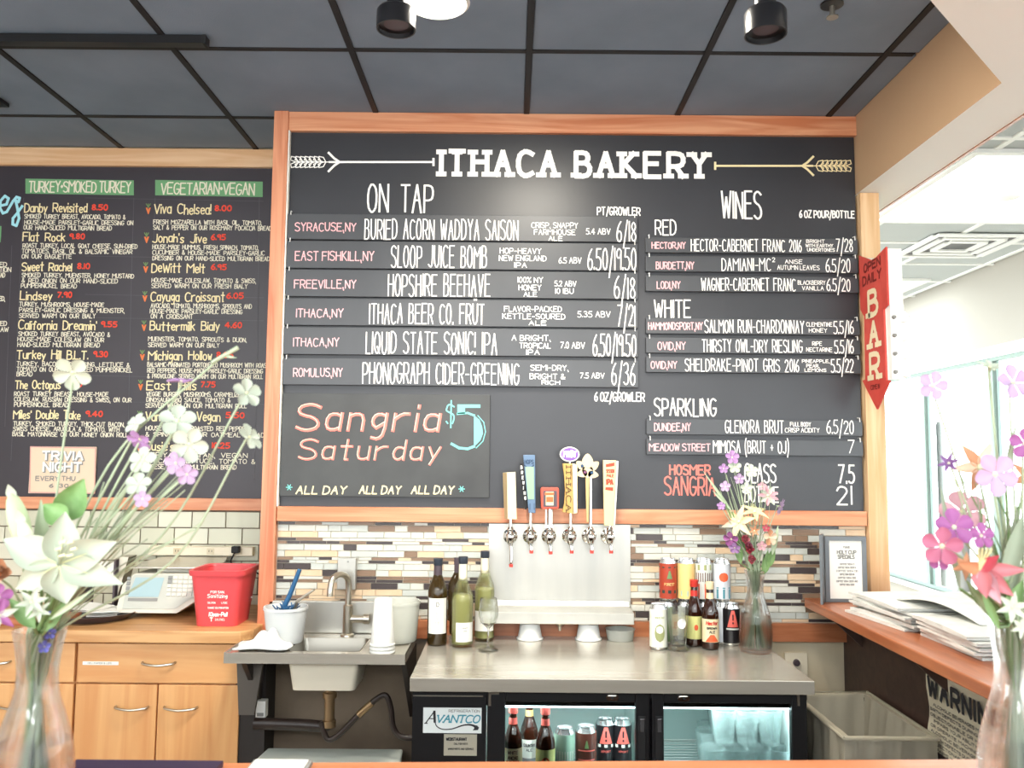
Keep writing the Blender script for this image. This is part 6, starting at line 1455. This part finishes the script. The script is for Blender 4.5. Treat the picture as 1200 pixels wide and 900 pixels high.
def flower(name, lab, cat, V, px, py, Y, R, kind, m, face=None, m2=None, bend=(0, 0, .02), sr=.0022, a0=.3, sm=None, grp=None, leaves=0):
    """V = (vase centre, height, neck radius, rnd); head at the photo pixel on depth Y"""
    vc, vh, rn, rd = V; tip = onY(px, py, Y); f = Vector(face) if face is not None else CAMD(tip) + Vector((rd.uniform(-.3, .3), 0, rd.uniform(0, .3)))
    a = rd.uniform(0, 6.28); q = rd.uniform(.2, .8) * rn; nk = Vector((vc.x, vc.y, vc.z + vh * .95)) + Vector((math.cos(a) * q * .9, math.sin(a) * q * .6, 0)); dd = (tip - nk); nk += Vector((max(-1, min(1, dd.x * 4)) * rn * .25, 0, 0))
    bt = Vector((vc.x - math.cos(a) * .028, vc.y - math.sin(a) * .028, vc.z + .018))
    t = thing(name, lab, cat, bt, grp); pth = stem_path(nk, bt, tip - f.normalized() * R * .3, bend)
    bm = BM(); tube(bm, pth, sr, 7, sr * .75); obj('stem', bm, sm or M['stem'], t, True)
    for k in range(leaves):
        i = int(len(pth) * (.55 + .12 * k)); p = pth[min(i, len(pth) - 1)]; bm = BM(); petal(bm, p, (rd.uniform(-1, 1), rd.uniform(-.6, .2), rd.uniform(.1, .8)), (0, -1, .4), rd.uniform(.035, .06) * (R / .03) ** .3, .010, -.2, .1, 1); obj('leaf', bm, M['stemd'] if k % 2 else M['stem'], t, True)
    if kind: head(t, tip, f, R * .88, kind, m, m2, a0)
    return t, tip, f
def blades(V, lab, grp, n, tips, Y, m):
    vc, vh, rn, rd = V
    for k in range(n):
        px, py = tips(rd); tip = onY(px, py, Y + rd.uniform(-.04, .04)); a = rd.uniform(0, 6.28); nk = Vector((vc.x + math.cos(a) * rn * .6, vc.y + math.sin(a) * rn * .5, vc.z + vh * .93)); bt = Vector((vc.x - math.cos(a) * .03, vc.y - math.sin(a) * .03, vc.z + .018))
        bm = BM(); tube(bm, stem_path(nk, bt, tip, (rd.uniform(-.015, .015), 0, rd.uniform(0, .03))), .0017, 6, .0009); o_ = obj('flower_stem', bm, m[k % len(m)], smooth=True, loc=bt); tag(o_, lab, 'stem', grp)

# ---- left bouquet
YV = 1.30; vcl = Vector((onY(47, 738, YV).x, YV, FZ + .0008)); hV = onY(47, 738, YV).z - FZ
vase('clear glass carafe vase with the white lily bouquet, at the left on the front bar', vcl, hV)
VL = (vcl, hV, .029, random.Random(31)); GW = 'small white five petal flowers in the left vase'; GL = 'small lilac flowers in the left vase'
Wm, Lm, Mm = P_['white'], P_['lilac'], P_['mauve']
flower('campion', 'white flower on the straight stem, in front of the sandwich menu text at left', 'flower', VL, 85, 437, 1.28, .027, 'five', Wm, (.15, -.75, -.45), bend=(-.006, 0, 0), a0=.9, grp=GW)
flower('campion', 'white five petal flower nearest the beer board post, the upper of the right pair', 'flower', VL, 289, 461, 1.24, .022, 'five', Wm, (.7, -.7, .3), bend=(.03, 0, -.03), grp=GW)
flower('campion', 'white flower seen from its side at far right of the left bouquet, below its twin', 'flower', VL, 292, 513, 1.24, .022, 'five', Wm, (.9, -.3, .55), bend=(.04, 0, -.03), grp=GW)
flower('campion', 'large white flower in the middle of the left bouquet, its petals folded down', 'flower', VL, 208, 494, 1.24, .026, 'five', Wm, (.3, -.8, .5), bend=(.01, 0, .01), sr=.0035, grp=GW)
flower('campion', 'white flower just below the folded one, with a notched lower petal', 'flower', VL, 222, 521, 1.22, .026, 'five', Wm, (.2, -1, -.3), grp=GW, a0=1.1)
flower('campion', 'small white flower left of the folded flower, above a mauve one', 'flower', VL, 160, 497, 1.25, .018, 'five', Wm, (-.4, -.7, .5), grp=GW)
flower('campion', 'white flower deep in the stems under the two mauve heads', 'flower', VL, 168, 540, 1.23, .02, 'five', Wm, (-.1, -1, .3), grp=GW)
flower('campion', 'half open white flower lowest among the thin stems above the scale', 'flower', VL, 162, 568, 1.22, .018, 'five', Wm, (.1, -.9, .5), grp=GW)
flower('campion', 'mauve flower seen edge on, highest of the coloured ones at left', 'flower', VL, 212, 448, 1.25, .021, 'five', Mm, (.05, -.2, 1), bend=(.01, 0, .02), grp=GL)
flower('campion', 'mauve flower beneath the small white one at the left bouquet', 'flower', VL, 164, 515, 1.23, .019, 'five', Mm, (-.2, -.6, -.6), grp=GL)
flower('campion', 'pale lilac flower under the notched white flower', 'flower', VL, 206, 543, 1.22, .017, 'five', Lm, (-.2, -.9, -.2), grp=GL)
flower('campion', 'pale lilac flower just right of and below its lilac neighbour', 'flower', VL, 219, 556, 1.21, .015, 'five', Lm, (.3, -.9, -.2), grp=GL)
flower('campion', 'tiny lilac flower low down, in front of the board frame', 'flower', VL, 167, 585, 1.21, .012, 'five', Lm, (.1, -1, 0), grp=GL)
# closed bud on the longest stem
t, tip, f = flower('campion_bud', 'closed pale green bud on the longest arching stem of the left vase', 'flower bud', VL, 262, 417, 1.24, .01, None, None, (1, 0, .35), bend=(-.03, 0, .05))
d_ = (onY(278, 408, 1.24) - tip).normalized(); bm = BM(); tube(bm, [tip - d_ * .02, tip, tip + d_ * .012, tip + d_ * .024], .0028, 8, .0035); obj('bud', bm, M['stem'], t, True)
bm = BM(); petal(bm, tip, (1, 0, -.15), (0, -1, 0), .02, .004); obj('sepal', bm, M['stem'], t, True)
blades(VL, 'thin grey-green flower stem among many leaning right in the left vase', 'thin stems of the left bouquet', 26, lambda r: (r.uniform(110, 235), r.uniform(515, 640)), 1.24, [M['stem'], M['stem'], M['stemg']])
for i, (px, py, dx, dz, lb) in enumerate(((150, 655, .9, -.35, 'curved'), (128, 600, .5, .3, 'upright'))):
    pass
# lily
lc = onY(61, 663, 1.16); t = thing('white_lily', 'big open white lily at the front of the left bouquet', 'flower', Vector((vcl.x, vcl.y - .01, vcl.z + .02)))
bm = BM(); tube(bm, stem_path((vcl.x, vcl.y - .01, vcl.z + hV * .95), (vcl.x - .01, vcl.y - .01, vcl.z + .02), lc + Vector((0, .04, -.01)), (0, .0, .0)), .004, 8); obj('stem', bm, M['stemd'], t, True)
base = lc + Vector((0, .018, 0)); fc = CAMD(lc)
for k, (tx, ty, W, cu, fw) in enumerate(((68, 603, .050, -.10, .06), (125, 638, .048, -.18, .15), (128, 684, .042, -.35, .22), (69, 708, .055, -.22, .16), (10, 692, .042, -.16, .12), (-4, 634, .050, -.14, .10))):
    tp = onY(tx, ty, 1.16); dv = tp - lc; L = dv.length * 1.0; d = dv.normalized() + fc * fw; bm = BM()
    petal(bm, base + dv * .03, d, fc, L, W, cu, .30, 1, 12, 8); o_ = obj('petal', bm, Wm, t, True)
    bm = BM(); tube(bm, [base + dv * .06 + fc * .003, base + d.normalized() * L * .3 + fc * .001, base + d.normalized() * L * .55 - fc * (-.002 - cu * L * .05)], .0014, 6, .0006); obj('petal_vein', bm, P_['throat'], o_, True)
for k in range(6):
    a = k * 1.05; e = Vector((math.cos(a) * .010 + .008, 0, math.sin(a) * .010 + .020)); tp = base + e + fc * .038; bm = BM(); tube(bm, smoothpath([base, base + e * .4 + fc * .02, tp], 4), .0011, 6); st_ = obj('stamen', bm, M['stem'], t, True)
    bm = BM(); tube(bm, [tp - Vector((.004, 0, .001)), tp + Vector((.004, 0, .001))], .0017, 6); obj('anther', bm, M['anther'], st_, True)
# lily buds and leaves
def lily_bud(lab, px0, py0, px1, py1, Y, r, col):
    a_, b_ = onY(px0, py0, Y), onY(px1, py1, Y); t = thing('lily_bud', lab, 'flower bud', Vector((vcl.x, vcl.y, vcl.z + .02)))
    bm = BM(); tube(bm, stem_path((vcl.x, vcl.y, vcl.z + hV * .95), (vcl.x, vcl.y, vcl.z + .02), a_, (-.01, 0, -.01)), .003, 8); obj('stem', bm, M['stemd'], t, True)
    L_ = (b_ - a_); n = 10; bm = BM(); pts = [a_ + L_ * (i / n) for i in range(n + 1)]; rings = []
    tb_ = []
    f_, e1, e2 = basis(L_)
    for i, p in enumerate(pts):
        u = i / n; rr_ = r * (.25 + .75 * math.sin(PI * min(1, u * .85 + .12)) ** .8) * (1 if u < .98 else .25)
        tb_.append([bm.verts.new(p + (e1 * math.cos(2 * PI * k / 12) + e2 * math.sin(2 * PI * k / 12)) * rr_ * (1 + .10 * math.cos(3 * 2 * PI * k / 12))) for k in range(12)])
    for A, B in zip(tb_, tb_[1:]):
        for k in range(12): bm.faces.new((A[k], A[(k + 1) % 12], B[(k + 1) % 12], B[k]))
    bm.faces.new(tb_[-1]); bm.faces.new(tb_[0][::-1]); obj('bud', bm, col, t, True)
    bm = BM(); petal(bm, b_ - L_ * .12, L_ + Vector((.01, 0, 0)), (0, -1, 0), .022, .016, .3); obj('petal_tip', bm, Wm, t, True)
lily_bud('fat green lily bud with white tip at the far left above the lily', 30, 640, 13, 578, 1.22, .014, mat('bud_green', '#b9cba2', .5))
lily_bud('second pale bud leaning left, just below the fat green bud', 40, 655, 24, 610, 1.19, .010, mat('bud_pale', '#d3dcc0', .5))
def leafy(lab, px0, py0, px1, py1, Y, W, m, V=VL, curl=-.1, name='leaf_sprig'):
    a_, b_ = onY(px0, py0, Y), onY(px1, py1, Y); vc, vh = V[0], V[1]; t = thing(name, lab, 'leaf', Vector((vc.x, vc.y, vc.z + .02)))
    bm = BM(); tube(bm, stem_path((vc.x, vc.y, vc.z + vh * .95), (vc.x, vc.y, vc.z + .02), a_, (0, 0, 0)), .0022, 7); obj('stem', bm, M['stemd'], t, True)
    bm = BM(); petal(bm, a_, b_ - a_, CAMD(a_), (b_ - a_).length, W, curl, .25, 1, 10, 6); obj('leaf', bm, m, t, True)
leafm1 = mat('leaf_bright', '#84a86a', .5, noise='#6d9457', nscale=(60, 60, 60))
leafy('broad bright green leaf standing above the lily', 72, 610, 98, 562, 1.22, .046, leafm1)
leafy('broad green leaf folded to the left, above the lily', 78, 612, 50, 590, 1.20, .034, leafm1)
leafy('upright grey-green leaf between the buds and the lily', 50, 660, 48, 585, 1.24, .022, M['stem'])
leafy('long green leaf curving right below the lily towards the scale', 60, 725, 110, 690, 1.18, .008, M['stem'])
leafy('dark leaf at the rim, left of the left vase neck', 40, 735, 10, 700, 1.20, .022, M['stemd'])
leafy('dark leaf at the rim, right of the left vase neck', 55, 738, 78, 700, 1.20, .016, M['stemd'])
leafy('narrow arching blade crossing above the paper roll', 70, 700, 142, 655, 1.2, .006, M['stem'], curl=.25)
flower('phlox', 'small white star flower tucked under the lily', 'flower', VL, 37, 706, 1.17, .020, 'star', Wm, a0=.2)
flower('phlox', 'second small white star flower, lower left under the lily', 'flower', VL, 46, 716, 1.18, .016, 'star', Wm, a0=.7)
flower('carnation', 'peach ruffled flower cut off by the left edge', 'flower', VL, -4, 672, 1.2, .026, 'ball', P_['orange'], m2=P_['peach'], grp='ruffled flowers at the left edge')
flower('carnation', 'white and magenta flower at the left edge beside the vase rim', 'flower', VL, -2, 722, 1.18, .024, 'star', P_['white'], m2=P_['magenta'], grp='ruffled flowers at the left edge')
flower('carnation', 'magenta flower between the peach and the white one at the left edge', 'flower', VL, -2, 700, 1.2, .018, 'five', P_['magenta'], grp='ruffled flowers at the left edge')
for i, (px, py) in enumerate(((63, 714), (58, 742), (52, 758))):
    flower('larkspur', ['blue flower above the rim of the left vase', 'blue flower just inside the rim of the left vase', 'blue flower pressed against the neck glass of the left vase'][i], 'flower', VL, px, py, 1.25 if i == 0 else 1.278, .009, 'five', P_['blue'], grp='small blue flowers in the left vase')

# ---- right bouquet
vcr = Vector((onY(1188, 735, YV).x, YV, FZ + .0008)); hR = onY(1188, 722, YV).z - FZ
vase('clear glass carafe vase at the right edge on the front bar', vcr, hR)
VR = (vcr, hR, .029, random.Random(12))
def fr(lab, px, py, Y, R, kind, m, face=None, **k): return flower(k.pop('name', 'campion'), lab, 'flower', VR, px, py, Y, R, kind, m, face, **k)
fr('pale lilac flower alone at upper left of the right bouquet, against the window', 1093, 452, 1.24, .021, 'five', Lm, (-.1, -1, 0), a0=.0)
fr('white flower at the top of the right bouquet', 1160, 431, 1.24, .022, 'star', Wm, (0, -.5, .9))
fr('lilac flower at the top right beside the white one', 1187, 448, 1.22, .026, 'five', Lm, (.2, -1, .2), a0=.5)
fr('orange star shaped flower behind the large lilac bloom', 1148, 548, 1.26, .040, 'star', P_['orange'], (-.2, -1, .2), m2=P_['peach'], name='daylily', a0=.1)
fr('large round lilac-pink bloom in the middle of the right bouquet', 1166, 556, 1.2, .030, 'five', P_['lilac'], (0, -1, .05), a0=.9)
fr('small dark purple star flower at left of the right bouquet', 1112, 543, 1.22, .016, 'star', P_['purple'], (-.6, -.6, .3), name='borage')
fr('pale pink petal cluster behind the magenta flowers', 1128, 600, 1.26, .032, 'five', P_['pink'], (-.4, -.9, .5), a0=.6)
fr('magenta flower above the pink daylily', 1118, 618, 1.2, .026, 'five', P_['magenta'], (-.1, -1, .3), a0=.4)
fr('second magenta flower, smaller and to the right of the first', 1150, 628, 1.2, .018, 'five', P_['magenta'], (.1, -1, .2))
fr('crimson-pink flower at the left side under the magenta one', 1104, 640, 1.18, .026, 'five', P_['rose'], (-.5, -.9, -.1), a0=.2)
fr('small magenta flower pointing left below the crimson-pink one', 1100, 655, 1.19, .016, 'five', P_['magenta'], (-.6, -.7, -.4))
fr('orange flower right at the heart of the right bouquet', 1131, 664, 1.19, .020, 'star', P_['orange'], (-.1, -1, .4), name='daylily')
fr('magenta flower at the right edge of the picture', 1201, 520, 1.22, .022, 'five', P_['magenta'], (-.2, -1, 0))
fr('orange bloom at the right edge behind the lilac bloom', 1204, 560, 1.26, .03, 'star', P_['orange'], (0, -1, .2), name='daylily')
fr('small white flower at the rim of the right vase', 1186, 712, 1.2, .022, 'star', Wm, (-.2, -1, .2), name='phlox')
fr('second small white flower, lower at the right vase rim', 1196, 735, 1.2, .016, 'star', Wm, (0, -1, .1), name='phlox')
# pink daylily with explicit petals
lc = onY(1148, 668, 1.15); t = thing('daylily', 'large coral pink daylily drooping to the right over the vase rim', 'flower', Vector((vcr.x, vcr.y, vcr.z + .02)))
bm = BM(); tube(bm, stem_path((vcr.x, vcr.y, vcr.z + hR * .95), (vcr.x, vcr.y, vcr.z + .02), lc + Vector((.01, .03, 0)), (0, 0, 0)), .003, 8); obj('stem', bm, M['stem'], t, True)
for tx, ty, W, cu, m_ in ((1200, 668, .020, -.2, 'coral'), (1186, 697, .024, -.25, 'coral'), (1172, 706, .024, -.3, 'pink'), (1156, 700, .026, -.3, 'coral'), (1122, 660, .018, -.1, 'orange'), (1172, 650, .018, -.1, 'crimson')):
    tp = onY(tx, ty, 1.13); dv = tp - lc; bm = BM(); petal(bm, lc, dv + CAMD(lc) * .01, CAMD(lc), dv.length * 1.05, W, cu * .5, .3, 1, 9, 6); obj('petal', bm, P_[m_], t, True)
for k in range(4): bm = BM(); tp = lc + Vector((-.012 + k * .006, -.02, .03)); tube(bm, [lc, tp], .0012, 6); obj('stamen', bm, P_['yellow'], t, True)
blades(VR, 'thin grey-green stem rising from the right vase', 'thin stems of the right bouquet', 46, lambda r: (r.uniform(1112, 1215), r.uniform(545, 700)), 1.24, [M['stem'], M['stemg'], M['stemd']])
leafy('grey-green leaf reaching up at the left of the right bouquet', 1125, 690, 1102, 570, 1.24, .012, M['stemg'], VR)
leafy('broad grey-green leaf at the right edge of the right bouquet', 1180, 680, 1200, 600, 1.22, .024, M['stemg'], VR)
leafy('dark green leaf behind the pink daylily', 1165, 720, 1150, 660, 1.27, .03, M['stemd'], VR)
leafy('long grey leaf standing right of the lilac bloom', 1185, 700, 1192, 590, 1.26, .02, M['stemg'], VR)
leafy('dark leaf above the second white rim flower', 1180, 725, 1198, 680, 1.24, .024, M['stemd'], VR)
leafy('short olive leaf under the orange heart flower', 1170, 730, 1132, 680, 1.25, .014, mat('leaf_olive', '#7c8560', .6), VR)
leafy('narrow green leaf below the top lilac flower', 1178, 560, 1192, 490, 1.24, .008, M['stem'], VR)
leafy('pointed green leaf crossing to the left of the white rim flower', 1170, 735, 1150, 690, 1.2, .012, M['stemd'], VR)

# ---- middle bouquet on the steel counter
pm = onZ(888, 765, zc_); vcm = Vector((pm.x, pm.y + .02, zc_ + .0003)); hM = onY(888, 668, vcm.y).z - zc_
vase('clear glass carafe vase with mixed bouquet on the steel counter', vcm, hM, s=1.04)
VMd = (vcm, hM, .03, random.Random(44)); Ym = vcm.y
def fm(lab, px, py, R, kind, m, face=None, dy=0, **k): return flower(k.pop('name', 'campion'), lab, 'flower', VMd, px, py, Ym - .03 + dy, R, kind, m, face, sm=M['stem'], **k)
fm('creamy yellow lily facing left in the middle bouquet', 866, 612, .062, 'lily', P_['yellow'], (-.6, -.8, .2), name='lily', m2=P_['peach'])
fm('creamy yellow lily pointing up at the centre of the middle bouquet', 884, 600, .052, 'lily', P_['yellow'], (.1, -.6, .9), name='lily')
fm('pink and white daisy like flower at upper right of the middle bouquet', 900, 581, .040, 'daisy', P_['pink'], (.1, -1, .3), m2=Wm, name='cosmos')
fm('pale pink flower hanging out to the right of the middle bouquet', 914, 594, .034, 'daisy', Lm, (.7, -.5, -.3), name='cosmos')
fm('white flower over the chalk word, topmost at right in the middle bouquet', 880, 552, .026, 'five', Wm, (0, -1, .4))
GM = 'small lilac flowers of the middle bouquet'
for i, (px, py, R, lb) in enumerate(((858, 536, .026, 'topmost lilac flower of the middle bouquet'), (861, 547, .024, 'whitish lilac flower under the topmost one'), (848, 549, .018, 'small lilac flower left of the top pair'), (866, 561, .02, 'lilac flower between the top pair and the white one'), (850, 570, .02, 'lilac flower midway down on the left'), (875, 572, .022, 'pale flower above the upright lily'), (893, 570, .016, 'tiny pink flower touching the daisy'), (845, 593, .016, 'mauve flower far left, beside the board rail'))):
    fm(lb + '' , px, py, R, 'five', [Mm, Wm, Mm, Lm, Lm, Wm, P_['pink'], Mm][i], grp=GM)
fm('magenta flower hanging at the left above the cans', 857, 632, .030, 'five', P_['magenta'], (-.6, -.7, -.3), name='snapdragon'); fm('second magenta flower hanging just below the first above the cans', 861, 642, .022, 'five', Mm, (-.4, -.8, -.4), name='snapdragon')
for i, (px, py, m_) in enumerate(((874, 632, 'coral'), (879, 644, 'crimson'), (882, 655, 'coral'), (877, 640, 'rose'))): fm(['coral ruffled flower at the top of the red cluster', 'crimson ruffled flower in the red cluster', 'coral ruffled flower lowest in the red cluster', 'rose ruffled flower at the heart of the red cluster'][i], px, py, .024, 'ball', P_[m_], m2=P_['crimson'], dy=-.02, name='stock', grp='red ruffled flowers of the middle bouquet')
fm('orange flower above the red cluster', 884, 622, .022, 'star', P_['orange'], dy=-.02, name='alstroemeria')
fm('peach flower at the right side of the middle bouquet', 902, 630, .030, 'five', P_['peach'], (.4, -1, .1), name='alstroemeria', m2=P_['orange']); fm('small red flower next to the peach one', 898, 619, .014, 'five', P_['crimson'], name='alstroemeria')
fm('pink flower low at the right in the middle bouquet', 893, 640, .018, 'five', P_['pink'], name='alstroemeria')
blades(VMd, 'thin pale stem in the middle bouquet', 'thin stems of the middle bouquet', 22, lambda r: (r.uniform(838, 908), r.uniform(555, 620)), Ym, [M['stem'], M['stemg']])
for i, (a, b, c_, d_, w_) in enumerate(((900, 665, 908, 640, .03), (896, 672, 900, 645, .03), (868, 660, 862, 625, .03), (858, 600, 824, 552, .012), (850, 590, 835, 575, .012), (905, 650, 912, 615, .02))):
    leafy(['green leaf at the right of the middle vase rim', 'second green leaf at the right of the middle vase rim', 'green leaf behind the magenta flowers', 'long pale leaf reaching far up left over the red word', 'short pale leaf at the left of the middle bouquet', 'green leaf beneath the hanging pink flower'][i], a, b, c_, d_, Ym - .02, w_, M['stem'] if i > 2 else M['stemd'], VMd)
